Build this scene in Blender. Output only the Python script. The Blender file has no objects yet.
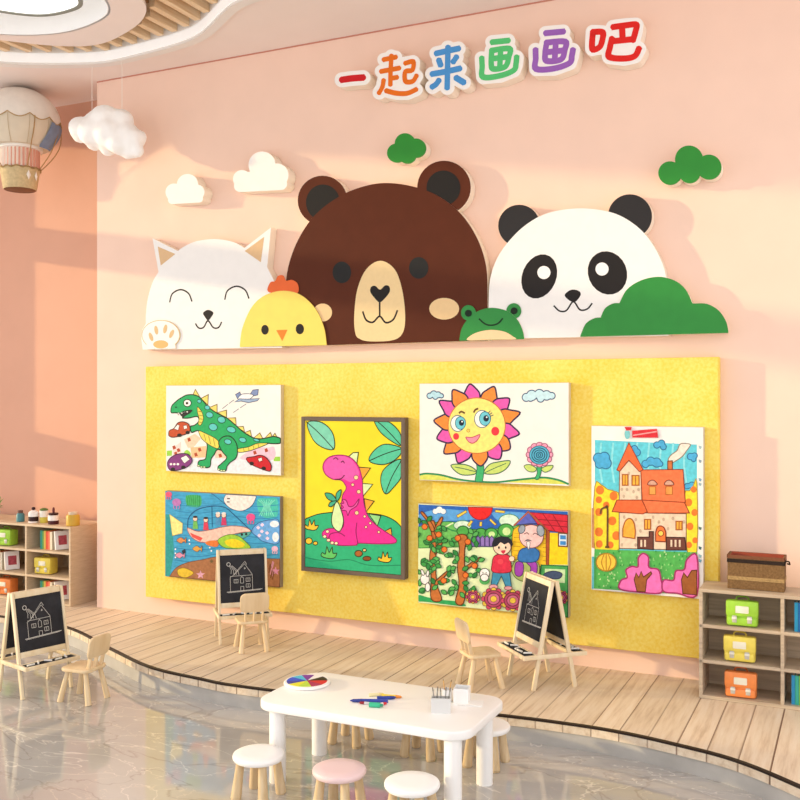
import bpy, bmesh, math, random
import numpy as np
from mathutils import Vector, Matrix
from mathutils.geometry import tessellate_polygon
random.seed(7)
C = bpy.context.scene.collection
# ------------------------------------------------------------------ camera model (level camera, world axes along the wall)
F = 965.6; CX = 400; CY = 397; TH = math.atan(457/965.6)
ZC = 2.69; HP = 0.19; WY = 8.84; RY = 9.385; CEIL = 6.44
sT, cT = math.sin(TH), math.cos(TH)
def ray(px, py):
    l = (px-CX)/F; v = (CY-py)/F
    return (l*cT-sT, l*sT+cT, v)
def onZ(px, py, z):
    r = ray(px, py); t = (z-ZC)/r[2]; return Vector((r[0]*t, r[1]*t, z))
def onY(px, py, y):
    r = ray(px, py); t = y/r[1]; return Vector((r[0]*t, y, ZC+r[2]*t))
# ------------------------------------------------------------------ materials
def lin(h):
    h = h.lstrip('#'); o = []
    for i in (0, 2, 4):
        c = int(h[i:i+2], 16)/255
        o.append(c/12.92 if c <= .04045 else ((c+.055)/1.055)**2.4)
    return tuple(o)+(1,)
_M = {}
def M(hexc, rough=.6, var=.06, scale=9, spec=.3, stretch=(1, 1, 1), hex2=None, metal=0, bump=0, detail=4, coat=0):
    key = (hexc, rough, var, scale, spec, stretch, hex2, metal, bump, detail, coat)
    if key in _M: return _M[key]
    m = bpy.data.materials.new('m_'+hexc); m.use_nodes = True
    nt = m.node_tree; b = nt.nodes['Principled BSDF']
    b.inputs['Roughness'].default_value = rough; b.inputs['Specular IOR Level'].default_value = spec
    b.inputs['Metallic'].default_value = metal; b.inputs['Coat Weight'].default_value = coat
    tc = nt.nodes.new('ShaderNodeTexCoord'); mp = nt.nodes.new('ShaderNodeMapping'); mp.inputs['Scale'].default_value = stretch
    nz = nt.nodes.new('ShaderNodeTexNoise'); nz.inputs['Scale'].default_value = scale; nz.inputs['Detail'].default_value = detail
    rp = nt.nodes.new('ShaderNodeValToRGB'); rp.color_ramp.elements[0].position = .3; rp.color_ramp.elements[1].position = .7
    c = lin(hexc)
    if hex2: c1, c2 = c, lin(hex2)
    else:
        c1 = tuple(max(0, x*(1-var)) for x in c[:3])+(1,); c2 = tuple(min(1, x*(1+var)) for x in c[:3])+(1,)
    rp.color_ramp.elements[0].color = c1; rp.color_ramp.elements[1].color = c2
    L = nt.links.new
    L(tc.outputs['Object'], mp.inputs['Vector']); L(mp.outputs[0], nz.inputs['Vector']); L(nz.outputs['Fac'], rp.inputs[0]); L(rp.outputs[0], b.inputs['Base Color'])
    if bump:
        bp = nt.nodes.new('ShaderNodeBump'); bp.inputs['Strength'].default_value = bump; bp.inputs['Distance'].default_value = .01
        L(nz.outputs['Fac'], bp.inputs['Height']); L(bp.outputs[0], b.inputs['Normal'])
    _M[key] = m; return m
def emis(name, col, s):
    m = bpy.data.materials.new(name); m.use_nodes = True; b = m.node_tree.nodes['Principled BSDF']
    b.inputs['Base Color'].default_value = (.9, .9, .9, 1); b.inputs['Emission Color'].default_value = col; b.inputs['Emission Strength'].default_value = s
    return m
WHITE = M('f2f0ed', .45, .015)
SIDE = M('f3e6d4', .6, .02)
BIRCH = M('ead3ae', .5, .10, 14, .3, (1, 1, .12), hex2='dcc096')
PALE = M('efe0c4', .5, .08, 14, .3, (1, 1, .12), hex2='e2cba2')
OAK = M('dcc4a4', .55, .08, 10, .3, (.3, 1, 6), hex2='c8aa86')
LEGWOOD = M('dfc8a4', .5, .08, 10, .3, (3, 3, .35), hex2='c8ab80')
# ------------------------------------------------------------------ object helpers
ORG = {}
def thing(name, label, cat, loc=(0, 0, 0), rz=0, group=None):
    o = bpy.data.objects.new(name, None); C.objects.link(o); o.empty_display_size = .1
    o.location = loc; o.rotation_euler = (0, 0, rz)
    o['label'] = label; o['category'] = cat
    if group: o['group'] = group
    ORG[o.name] = Vector(loc) if rz == 0 else None
    return o
def mesh_obj(name, verts, faces, mats, parent=None, mi=None, local=False, smooth=False, label=None):
    org = Vector((0, 0, 0))
    if parent is not None and not local and ORG.get(parent.name) is not None: org = ORG[parent.name]
    me = bpy.data.meshes.new(name)
    me.from_pydata([tuple(Vector(v)-org) for v in verts], [], faces)
    if not isinstance(mats, (list, tuple)): mats = [mats]
    for m in mats: me.materials.append(m)
    if mi:
        for p, i in zip(me.polygons, mi): p.material_index = i
    if smooth:
        for p in me.polygons: p.use_smooth = True
        if smooth is not True: me.set_sharp_from_angle(angle=math.radians(smooth))
    me.update()
    o = bpy.data.objects.new(name, me); C.objects.link(o)
    if parent is not None: o.parent = parent
    ORG[o.name] = org
    if label: o['label'] = label
    return o
def tag(o, label, cat, group=None):
    o['label'] = label; o['category'] = cat
    if group: o['group'] = group
    return o
def struct(o): o['kind'] = 'structure'; return o
class MB:
    """collects boxes, tubes and lathes into one mesh"""
    def __init__(s): s.v = []; s.f = []; s.mi = []
    def add(s, v, f, mi=0):
        n = len(s.v); s.v += [tuple(x) for x in v]; s.f += [tuple(i+n for i in q) for q in f]; s.mi += [mi]*len(f)
    def box(s, a, b, mi=0, bev=0, mat=None):
        bm = bmesh.new(); bmesh.ops.create_cube(bm, size=1)
        for v in bm.verts: v.co = Vector([(a[i]+b[i])/2+v.co[i]*(b[i]-a[i]) for i in range(3)])
        if bev: bmesh.ops.bevel(bm, geom=list(bm.edges), offset=bev, segments=2, affect='EDGES', profile=.5)
        if mat is not None: bmesh.ops.transform(bm, matrix=mat, verts=bm.verts)
        s.bm(bm, mi)
    def bm(s, bm, mi=0):
        bm.verts.index_update(); s.add([v.co.copy() for v in bm.verts], [[v.index for v in f.verts] for f in bm.faces], mi); bm.free()
    def tube(s, p, q, r1, r2=None, n=14, mi=0, caps=True):
        r2 = r1 if r2 is None else r2
        p, q = Vector(p), Vector(q); d = (q-p).normalized()
        a = d.orthogonal().normalized(); b = d.cross(a); v = []
        for c, r in ((p, r1), (q, r2)):
            for i in range(n):
                t = 2*math.pi*i/n; v.append(c+a*math.cos(t)*r+b*math.sin(t)*r)
        f = [(i, (i+1) % n, n+(i+1) % n, n+i) for i in range(n)]
        if caps: f += [tuple(reversed(range(n))), tuple(range(n, 2*n))]
        s.add(v, f, mi)
    def bar(s, p, q, wx, wy, up=(0, 0, 1), mi=0, bev=0.002):
        """rectangular bar from p to q"""
        p, q = Vector(p), Vector(q); d = (q-p); L = d.length; d.normalize()
        u = Vector(up); x = d.cross(u)
        if x.length < 1e-4: x = d.cross(Vector((0, 1, 0)))
        x.normalize(); y = d.cross(x).normalized()
        m = Matrix((x, y, d)).transposed().to_4x4(); m.translation = (p+q)/2
        s.box((-wx/2, -wy/2, -L/2), (wx/2, wy/2, L/2), mi, bev, m)
    def lathe(s, prof, c=(0, 0, 0), n=32, mi=0):
        c = Vector(c); v = []; f = []
        for r, z in prof:
            for i in range(n):
                t = 2*math.pi*i/n; v.append(c+Vector((r*math.cos(t), r*math.sin(t), z)))
        k = len(prof)
        for j in range(k-1):
            for i in range(n): f.append((j*n+i, j*n+(i+1) % n, (j+1)*n+(i+1) % n, (j+1)*n+i))
        f.append(tuple(reversed(range(n)))); f.append(tuple(range((k-1)*n, k*n)))
        s.add(v, f, mi)
    def path(s, pts, r, n=8, mi=0):
        for a, b in zip(pts, pts[1:]): s.tube(a, b, r, n=n, mi=mi)
    def prism(s, loop, z0, z1, mi=0, mside=None):
        """loop of (x,y), solid between z0 and z1"""
        n = len(loop); v = [(x, y, z0) for x, y in loop]+[(x, y, z1) for x, y in loop]
        tri = tessellate_polygon([[Vector((x, y, 0)) for x, y in loop]])
        f1 = [tuple(t) for t in tri]; f2 = [tuple(i+n for i in reversed(t)) for t in tri]
        s.add(v, f1+f2, mi); k = len(s.v)-2*n
        for i in range(n): s.f.append((k+i, k+(i+1) % n, k+n+(i+1) % n, k+n+i)); s.mi.append(mi if mside is None else mside)
    def build(s, name, mats, parent=None, local=False, smooth=35, label=None):
        return mesh_obj(name, s.v, s.f, mats, parent, s.mi, local, smooth, label)
def children(o): return [x for x in bpy.data.objects if x.parent == o]
def copy_tree(o, parent=None):
    c = o.copy(); C.objects.link(c)
    if parent is not None: c.parent = parent
    for ch in children(o): copy_tree(ch, c)
    return c
def dup(o, loc, rz, label=None, group=None):
    c = copy_tree(o); c.location = loc; c.rotation_euler = (0, 0, rz)
    if label: c['label'] = label
    if group: c['group'] = group
    return c
def cat(pts, n=6, closed=True):
    """Catmull-Rom through 2-D points"""
    out = []; k = len(pts)
    rng = range(k) if closed else range(k-1)
    for i in rng:
        g = (lambda j: pts[j % k]) if closed else (lambda j: pts[min(max(j, 0), k-1)])
        a, b, c_, d = g(i-1), g(i), g(i+1), g(i+2)
        for s in range(n):
            t = s/n; t2 = t*t; t3 = t2*t
            out.append(tuple(.5*(2*b[q]+(c_[q]-a[q])*t+(2*a[q]-5*b[q]+4*c_[q]-d[q])*t2+(3*b[q]-a[q]-3*c_[q]+d[q])*t3) for q in range(2)))
    if not closed: out.append(tuple(pts[-1]))
    return out
def ell(cx, cy, rx, ry=None, rot=0, n=28, a0=0, a1=360):
    ry = rx if ry is None else ry; r = math.radians(rot); o = []
    full = abs(a1-a0) >= 360
    for i in range(n if full else n+1):
        t = math.radians(a0+(a1-a0)*i/n); x = rx*math.cos(t); y = ry*math.sin(t)
        o.append((cx+x*math.cos(r)-y*math.sin(r), cy+x*math.sin(r)+y*math.cos(r)))
    return o
def union_contour(circles=(), segs=(), grow=0, step=.5, rects=()):
    """outer outline of a union of discs (x,y,r) and thick segments (x1,y1,x2,y2,r), in picture units"""
    xs = [c[0]-c[2] for c in circles]+[c[0]+c[2] for c in circles]; ys = [c[1]-c[2] for c in circles]+[c[1]+c[2] for c in circles]
    for a in segs: xs += [a[0]-a[4], a[0]+a[4], a[2]-a[4], a[2]+a[4]]; ys += [a[1]-a[4], a[1]+a[4], a[3]-a[4], a[3]+a[4]]
    x0, x1, y0, y1 = min(xs)-grow-2, max(xs)+grow+2, min(ys)-grow-2, max(ys)+grow+2
    X, Y = np.meshgrid(np.arange(x0, x1+step, step), np.arange(y0, y1+step, step))
    D = np.full(X.shape, 1e9)
    for cx, cy, r in circles: D = np.minimum(D, np.hypot(X-cx, Y-cy)-r)
    for ax, ay, bx, by, r in segs:
        dx, dy = bx-ax, by-ay; q = max(dx*dx+dy*dy, 1e-9)
        t = np.clip(((X-ax)*dx+(Y-ay)*dy)/q, 0, 1); D = np.minimum(D, np.hypot(X-ax-t*dx, Y-ay-t*dy)-r)
    D = D-grow; H, W = D.shape; nxt = {}
    def ip(i0, j0, i1, j1):
        a, b = D[i0, j0], D[i1, j1]; t = a/(a-b)
        return (round(x0+step*(j0+t*(j1-j0)), 4), round(y0+step*(i0+t*(i1-i0)), 4))
    for i in range(H-1):
        row = (D[i] < 0); row2 = (D[i+1] < 0)
        for j in range(W-1):
            b = (row[j], row[j+1], row2[j+1], row2[j])
            if all(b) or not any(b): continue
            cs = ((i, j), (i, j+1), (i+1, j+1), (i+1, j)); ent = []; ex = []
            for k in range(4):
                k2 = (k+1) % 4
                if b[k] and not b[k2]: ex.append(ip(*cs[k], *cs[k2]))
                elif b[k2] and not b[k]: ent.append(ip(*cs[k2], *cs[k]))
            for e, x in zip(ent, ex): nxt[x] = e
    loops = []
    while nxt:
        s = next(iter(nxt)); lp = [s]; p = nxt.pop(s)
        while p != s and p in nxt: lp.append(p); p = nxt.pop(p)
        if p == s and len(lp) > 3: loops.append(lp)
    def area(l): return abs(sum(l[i-1][0]*l[i][1]-l[i][0]*l[i-1][1] for i in range(len(l))))/2
    l = max(loops, key=area)
    l = [l[i] for i in range(len(l)) if math.dist(l[i], l[i-1]) > .12*step]
    l = l[::2] if len(l) > 60 else l
    return l
# flat artwork laid on a real plane Y = const (the pictures, the printed faces, the chalk)
class Draw:
    def __init__(s, ox, oy, sc, Y, step=.00004, var=.10, vs=30):
        s.o = (ox, oy); s.sc = sc; s.Y = Y; s.clip = None; s.lwk = 1.0; s.k = 1; s.step = step; s.buf = None; s.var = var; s.vs = vs
    def P(s, p):
        w = onY(s.o[0]+p[0]*s.sc, s.o[1]+p[1]*s.sc, s.Y); b = s.clip
        return (w.x, w.z) if b is None else (min(max(w.x, b[0]), b[1]), min(max(w.z, b[2]), b[3]))
    def unit(s, p):
        r = ray(s.o[0]+p[0]*s.sc, s.o[1]+p[1]*s.sc); return s.sc*(s.Y/r[1])/F
    def el(s, name, parent, label=None):
        s.flush(); s.buf = dict(name=name, parent=parent, label=label, v=[], f=[], mi=[], mats=[])
    def _m(s, col):
        m = M(col, .55, s.var, s.vs, .2)
        if m not in s.buf['mats']: s.buf['mats'].append(m)
        return s.buf['mats'].index(m)
    def _raw(s, loop, mi):
        b = s.buf; y = s.Y-.001-s.k*s.step; n = len(b['v'])
        b['v'] += [(x, y, z) for x, z in loop]
        for t in tessellate_polygon([[Vector((x, z, 0)) for x, z in loop]]): b['f'].append(tuple(i+n for i in t)); b['mi'].append(mi)
    def fill(s, pts, col, line=None, lw=3):
        s.k += 1; s._raw([s.P(p) for p in pts], s._m(col))
        if line: s.stroke(pts, line, lw, True)
    def curve(s, pts, col, line=None, lw=3, n=5): s.fill(cat(pts, n), col, line, lw)
    def rect(s, x0, y0, x1, y1, col, line=None, lw=3): s.fill([(x0, y0), (x1, y0), (x1, y1), (x0, y1)], col, line, lw)
    def ell(s, cx, cy, rx, ry=None, col='ffffff', line=None, lw=3, rot=0, n=22): s.fill(ell(cx, cy, rx, ry, rot, n), col, line, lw)
    def stroke(s, pts, col, w, closed=False):
        s.k += 1; mi = s._m(col); b = s.buf; y = s.Y-.001-s.k*s.step
        q = [Vector(s.P(p)) for p in pts]; r = s.unit(pts[0])*w*s.lwk/2; n = len(q)
        L = [q[0]]
        for a in q[1:]:
            if (a-L[-1]).length > 1e-5: L.append(a)
        q = L; n = len(q)
        if n < 2: return
        # one mitred ribbon
        base = len(b['v']); cnt = n
        for i in range(n):
            pv = q[i-1] if (i or closed) else None; nx = q[(i+1) % n] if (i < n-1 or closed) else None
            d1 = (q[i]-pv).normalized() if pv is not None else None; d2 = (nx-q[i]).normalized() if nx is not None else None
            d = (d1+d2) if d1 is not None and d2 is not None else (d1 if d1 is not None else d2)
            if d.length < .2: d = d2 if d2 is not None else d1
            d.normalize(); nn = Vector((-d.y, d.x)); k = 1
            if d1 is not None: k = 1/max(.55, abs(nn.dot(Vector((-d1.y, d1.x)))))
            p = q[i].copy()
            if not closed and i == 0: p = p-d*r*.5
            if not closed and i == n-1: p = p+d*r*.5
            for sg in (1, -1): a = p+nn*r*k*sg; b['v'].append((a.x, y, a.y))
        for i in range(n if closed else n-1):
            j = (i+1) % n; b['f'].append((base+2*i, base+2*j, base+2*j+1, base+2*i+1)); b['mi'].append(mi)
    def line(s, pts, col, w=3, smooth=True): s.stroke(cat(pts, 5, False) if smooth and len(pts) > 2 else pts, col, w)
    def flush(s):
        b = s.buf
        if b and b['v']:
            o = mesh_obj(b['name'], b['v'], b['f'], b['mats'], b['parent'], b['mi'], label=b['label'])
            if b.get('kind'): o['kind'] = b['kind']
        s.buf = None
def plate(name, px, Yf, Yb, mats, parent, label=None):
    """solid cut-out: outline given on its own front plane, extruded back to the wall"""
    pts = [onY(x, y, Yf) for x, y in px]; n = len(pts)
    loop = [Vector((p.x, p.z, 0)) for p in pts]; tri = [tuple(t) for t in tessellate_polygon([loop])]
    v = [(p.x, Yf, p.z) for p in pts]+[(p.x, Yb, p.z) for p in pts]
    f = tri+[tuple(i+n for i in reversed(t)) for t in tri]; mi = [0]*len(tri)+[len(mats)-1]*len(tri)
    for i in range(n): f.append((i, (i+1) % n, n+(i+1) % n, n+i)); mi.append(len(mats)-1)
    return mesh_obj(name, v, f, mats, parent, mi, label=label)
# ------------------------------------------------------------------ camera
cd = bpy.data.cameras.new('camera'); cam = bpy.data.objects.new('camera', cd); C.objects.link(cam)
cam.location = (0, 0, ZC); cam.rotation_euler = (math.pi/2, 0, TH)
cd.sensor_width = 36; cd.lens = 36*F/800; cd.shift_y = -3/800; cd.clip_end = 200
bpy.context.scene.camera = cam
# ------------------------------------------------------------------ room shell
def nodes(m): return m.node_tree.nodes, m.node_tree.links.new
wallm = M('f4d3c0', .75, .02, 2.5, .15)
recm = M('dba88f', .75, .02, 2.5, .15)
ceilm = M('f3e4dc', .8, .015, 2, .1)
def shell(name, boxes, m, parent=None):
    b = MB()
    for a, c in boxes: b.box(a, c)
    return struct(b.build(name, m, parent, smooth=False))
shell('wall_back', [((-8.17, WY, 0), (2.6, RY+.12, CEIL))], wallm)
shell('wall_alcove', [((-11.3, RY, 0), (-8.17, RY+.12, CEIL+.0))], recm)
shell('trim_shadow_gap', [((-8.17, WY-.005, CEIL-.014), (2.6, WY, CEIL))], M('c98672', .7, .03))  # thin strip; its dark colour stands in for the shadow gap at the ceiling
# left wall with the tall window band the sun comes through
XW = -11.2
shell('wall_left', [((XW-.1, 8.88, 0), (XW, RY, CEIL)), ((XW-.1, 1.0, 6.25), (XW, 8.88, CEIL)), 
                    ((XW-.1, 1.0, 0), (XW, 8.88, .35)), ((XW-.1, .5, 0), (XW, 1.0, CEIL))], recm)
wf = shell('window_1', [((XW-.08, 1.0, 4.72), (XW-.02, 8.88, 5.16)), ((XW-.08, 1.0, 2.03), (XW-.02, 5.75, 2.44)), ((XW-.08, 8.2, 2.05), (XW-.02, 8.88, 2.48))], M('e9e2da', .5, .02))
# marble floor
fm = M('c2bfbb', .06, .1, .8, .8, hex2='a5a29e', detail=6); ns, L = nodes(fm)
b = ns['Principled BSDF']; tc = ns.new('ShaderNodeTexCoord')
def veins(scale, dist, width, rot):
    mp = ns.new('ShaderNodeMapping'); mp.inputs['Rotation'].default_value = (0, 0, rot); mp.inputs['Scale'].default_value = (1, 2.2, 1)
    n = ns.new('ShaderNodeTexNoise'); n.inputs['Scale'].default_value = scale; n.inputs['Detail'].default_value = 5; n.inputs['Distortion'].default_value = dist
    a = ns.new('ShaderNodeMath'); a.operation = 'SUBTRACT'; a.inputs[1].default_value = .5
    c = ns.new('ShaderNodeMath'); c.operation = 'ABSOLUTE'
    d = ns.new('ShaderNodeMapRange'); d.inputs['From Min'].default_value = 0; d.inputs['From Max'].default_value = width; d.inputs['To Min'].default_value = 1; d.inputs['To Max'].default_value = 0
    L(tc.outputs['Object'], mp.inputs[0]); L(mp.outputs[0], n.inputs['Vector']); L(n.outputs['Fac'], a.inputs[0]); L(a.outputs[0], c.inputs[0]); L(c.outputs[0], d.inputs[0])
    return d.outputs[0]
src = b.inputs['Base Color'].links[0].from_socket
for args, col in (((.9, .5, .005, .5), 'f0e9e0'), ((1.5, .4, .005, -.6), 'd9cfc2'), ((.6, .7, .010, 1.2), '98918a')):
    mx = ns.new('ShaderNodeMix'); mx.data_type = 'RGBA'; mx.inputs['B'].default_value = lin(col)
    k = ns.new('ShaderNodeMath'); k.operation = 'MULTIPLY'; k.inputs[1].default_value = .6
    L(veins(*args), k.inputs[0]); L(k.outputs[0], mx.inputs['Factor']); L(src, mx.inputs['A']); src = mx.outputs['Result']
L(src, b.inputs['Base Color'])
shell('floor', [((-11.3, -3, -.1), (2.6, RY, 0))], fm)
# raised plank deck with curved front
edge = [(-11.2, 8.2), (-9.8, 8.05), (-8.84, 8.0), (-7.78, 7.93), (-6.72, 7.44), (-5.93, 7.09), (-5.27, 6.98), (-4.84, 6.95), (-3.7, 7.04), (-2.55, 7.19), (-2.0, 7.225),
        (-1.6, 7.21), (-1.18, 7.126), (-.76, 6.99), (-.33, 6.69), (.3, 6.15), (1.2, 5.4), (2.6, 4.6)]
ec = cat(edge, 8, False)
def offs(c, d):
    o = []
    for i, p in enumerate(c):
        a = Vector(c[max(i-1, 0)]); q = Vector(c[min(i+1, len(c)-1)]); t = (q-a).normalized(); o.append((p[0]-t.y*d, p[1]+t.x*d))
    return o
back = [(2.6, WY), (-8.17, WY), (-8.17, RY), (-11.2, RY)]
dm = bpy.data.materials.new('deck'); dm.use_nodes = True; ns, L = nodes(dm); b = ns['Principled BSDF']; b.inputs['Roughness'].default_value = .5; b.inputs['Specular IOR Level'].default_value = .3
tc = ns.new('ShaderNodeTexCoord'); sp = ns.new('ShaderNodeSeparateXYZ'); L(tc.outputs['Object'], sp.inputs[0])
def mth(op, a, v=None, v2=None):
    n = ns.new('ShaderNodeMath'); n.operation = op
    for i, x in enumerate((a, v, v2)):
        if x is None: continue
        if hasattr(x, 'links'): L(x, n.inputs[i])
        else: n.inputs[i].default_value = x
    return n.outputs[0]
u = mth('DIVIDE', mth('ADD', sp.outputs['X'], 2.256+.2165*100), .2165)
fl = mth('FLOOR', u); fr = mth('FRACT', u)
wn = ns.new('ShaderNodeTexWhiteNoise'); wn.noise_dimensions = '1D'; L(fl, wn.inputs['W'])
gap = mth('LESS_THAN', mth('ABSOLUTE', mth('SUBTRACT', fr, .5)), .472)   # 1 on the plank
mp = ns.new('ShaderNodeMapping'); mp.inputs['Scale'].default_value = (16, 1.1, 16); L(tc.outputs['Object'], mp.inputs[0])
cb = ns.new('ShaderNodeCombineXYZ'); L(mth('MULTIPLY', fl, 3.7), cb.inputs[1])
va = ns.new('ShaderNodeVectorMath'); L(mp.outputs[0], va.inputs[0]); L(cb.outputs[0], va.inputs[1])
gn = ns.new('ShaderNodeTexNoise'); gn.inputs['Scale'].default_value = 1.3; gn.inputs['Detail'].default_value = 7; gn.inputs['Roughness'].default_value = .65; L(va.outputs[0], gn.inputs['Vector'])
rp = ns.new('ShaderNodeValToRGB'); e = rp.color_ramp.elements; e[0].position = .2; e[0].color = lin('bfa488'); e[1].position = .5; e[1].color = lin('e0cdb4'); x = e.new(.8); x.color = lin('ecdfcd')
L(gn.outputs['Fac'], rp.inputs[0])
hsv = ns.new('ShaderNodeHueSaturation'); L(rp.outputs[0], hsv.inputs['Color']); L(mth('ADD', mth('MULTIPLY', wn.outputs['Value'], .12), .94), hsv.inputs['Value'])
mx = ns.new('ShaderNodeMix'); mx.data_type = 'RGBA'; mx.inputs['A'].default_value = lin('6b4a36'); L(mth('SUBTRACT', 1.0, mth('MULTIPLY', mth('SUBTRACT', 1.0, gap), mth('ADD', mth('MULTIPLY', wn.outputs['Value'], .7), .3))), mx.inputs['Factor']); L(hsv.outputs[0], mx.inputs['B'])
L(mx.outputs['Result'], b.inputs['Base Color'])
mb = MB(); mb.prism(ec+back, .118, HP); struct(mb.build('floor_deck', dm, smooth=False))
kin = offs(ec, .012)
mb = MB(); mb.prism(kin+back, 0, .117); struct(mb.build('trim_3', M('a9a5a0', .55, .1, 3, hex2='c2beb8'), smooth=False))
o1, o2 = offs(ec, -.004), offs(ec, .03)
mb = MB(); mb.prism(o1+o2[::-1], HP-.012, HP+.004); struct(mb.build('trim_2', M('2a1d16', .5, .05), smooth=False))
# ceiling with an organic opening, slats, plate, ring and lamp
def poly_holes(name, outer, holes, z0, z1, m, parent=None):
    loops = [outer]+holes; flat = [p for l in loops for p in l]; n = len(flat)
    tri = [tuple(t) for t in tessellate_polygon([[Vector((x, y, 0)) for x, y in l] for l in loops])]
    v = [(x, y, z0) for x, y in flat]+[(x, y, z1) for x, y in flat]
    f = tri+[tuple(i+n for i in reversed(t)) for t in tri]; k = 0
    for l in loops:
        for i in range(len(l)): f.append((k+i, k+(i+1) % len(l), n+k+(i+1) % len(l), n+k+i))
        k += len(l)
    return mesh_obj(name, v, f, m, parent)
def pz(z, pts): return [tuple(onZ(x, y, z)[:2]) for x, y in pts]
def sc(z, pts): k = (z-ZC)/(CEIL-ZC); return [(x*k, y*k) for x, y in pts]
hole = cat([(-8.645, 7.83), (-8.15, 8.12), (-7.64, 8.31), (-7.2, 8.31), (-6.53, 8.23), (-6.1, 8.09), (-5.5, 7.69), (-5.2, 7.56), (-4.5, 7.4), (-3.9, 6.7), (-4.2, 5.7), (-5.6, 5.0), (-7.6, 4.9), (-9.0, 5.6), (-9.35, 6.6), (-9.1, 7.35)], 8)
ceil = struct(poly_holes('ceiling', [(-11.3, 3.4), (2.6, 3.4), (2.6, RY+.12), (-11.3, RY+.12)], [hole], CEIL, CEIL+.24, ceilm))
def ring_band(name, loop, d, z0, z1, m, parent=None):
    a = loop; n = len(loop); b_ = []
    for i in range(n):
        p = Vector(loop[i-1]); q = Vector(loop[(i+1) % n]); t = (q-p).normalized(); b_.append((loop[i][0]-t.y*d, loop[i][1]+t.x*d))
    return poly_holes(name, b_, [a], z0, z1, m, parent)
def inset(l, d, s):
    o = []
    for i in range(len(l)):
        p = Vector(l[i-1]); q = Vector(l[(i+1) % len(l)]); t_ = (q-p).normalized(); o.append((l[i][0]-t_.y*d*s, l[i][1]+t_.x*d*s))
    return o
area = sum(hole[i-1][0]*hole[i][1]-hole[i][0]*hole[i-1][1] for i in range(len(hole)))
sg = 1 if area < 0 else -1      # outward offset sign for this loop
struct(ring_band('trim_4', hole, sg*.10, CEIL-.03, CEIL, M('ece6e0', .6, .01)))
ZB = CEIL+.42
hole_in = inset(hole, -.012, sg)
shell('ceiling_recess', [((-9.9, 4.2, ZB), (-3.2, 8.9, ZB+.05))], M('b98a5e', .8, .03))  # backing board coloured darker brown for the shadows between the slats
struct(ring_band('ceiling_cove', hole_in, sg*.05, CEIL+.10, ZB, M('f7f3ee', .6, .01)))
struct(ring_band('ceiling_cove_glow', hole_in, sg*.045, CEIL+.0, CEIL+.10, emis('cove_glow', (1, .96, .91, 1), .3)))  # cove edge itself glows, in place of LEDs lighting it
slatm = M('f0d6b2', .55, .06, 8, .2, (6, .4, 6), hex2='e2bd90')
def inside(p, poly):
    c = False
    for i in range(len(poly)):
        a, b_ = poly[i-1], poly[i]
        if (a[1] > p[1]) != (b_[1] > p[1]) and p[0] < (b_[0]-a[0])*(p[1]-a[1])/(b_[1]-a[1])+a[0]: c = not c
    return c
pl = cat(sc(CEIL+.06, [(-8.14, 7.37), (-7.7, 7.77), (-7.27, 7.91), (-6.71, 7.74), (-6.32, 7.5), (-6.1, 7.2), (-5.9, 6.6), (-6.2, 5.8), (-7.2, 5.5), (-8.3, 6.0), (-8.6, 6.8)]), 8)
rg = cat(sc(CEIL+.06, [(-8.0, 7.25), (-7.42, 7.49), (-6.81, 7.4), (-6.48, 7.15), (-6.3, 6.6), (-6.6, 6.0), (-7.4, 5.85), (-8.1, 6.3), (-8.3, 6.8)]), 8)
x = -9.2
while x < -4.0:
    run = []
    for y in np.arange(4.9, 8.6, .03):
        ok = all(inside((x+q, y), hole) and not inside((x+q, y), pl) for q in (0, .06))
        if ok: run.append(y)
        if (not ok or y > 8.55) and run:
            if run[-1]-run[0] > .12:
                mb = MB(); mb.box((x, run[0]+.03, CEIL+.10), (x+.07, run[-1]-.02, CEIL+.24)); struct(mb.build('ceiling_slat', slatm, ceil, smooth=False))
            run = []
    x += .205
struct(poly_holes('ceiling_plate', pl, [rg], CEIL+.06, CEIL+.10, ceilm, ceil))
struct(poly_holes('ceiling_ring', rg, [], CEIL+.36, CEIL+.38, M('f7f3ee', .6, .01), ceil))
a2 = sum(rg[i-1][0]*rg[i][1]-rg[i][0]*rg[i-1][1] for i in range(len(rg))); s2 = 1 if a2 < 0 else -1
struct(ring_band('ceiling_ring_edge', inset(rg, -.01, s2), s2*.03, CEIL+.06, CEIL+.36, emis('ring_glow', (1, .97, .93, 1), .12), ceil))  # plain edge given a faint glow for the cove light falling on it
lp = cat(sc(CEIL+.10, [(-7.52, 6.78), (-7.23, 7.04), (-6.85, 7.06), (-6.65, 6.94), (-6.5, 6.6), (-6.8, 6.25), (-7.4, 6.25), (-7.62, 6.5)]), 8)
lt = thing('ceiling_lamp', 'large white glowing rounded ceiling lamp with thin dark rim in the top left corner', 'lamp', (-7.0, 6.7, CEIL+.36))
mesh_obj('lamp_diffuser', *(lambda o: ([tuple(v.co) for v in o.data.vertices], [tuple(p.vertices) for p in o.data.polygons]))(poly_holes('tmp', lp, [], CEIL+.10, CEIL+.12, ceilm)), [emis('lamp_glow', (1, .97, .93, 1), 1.3)], lt)
bpy.data.objects.remove(bpy.data.objects['tmp'])
a3 = sum(lp[i-1][0]*lp[i][1]-lp[i][0]*lp[i-1][1] for i in range(len(lp))); s3 = 1 if a3 < 0 else -1
rm = ring_band('lamp_rim', lp, s3*.045, CEIL+.09, CEIL+.20, M('8a8f86', .5, .02), lt)
mb = MB(); mb.tube((-7.0, 6.7, CEIL+.12), (-7.0, 6.7, CEIL+.36), .05); mb.build('stem', M('d8d8d8', .5), lt)
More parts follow.
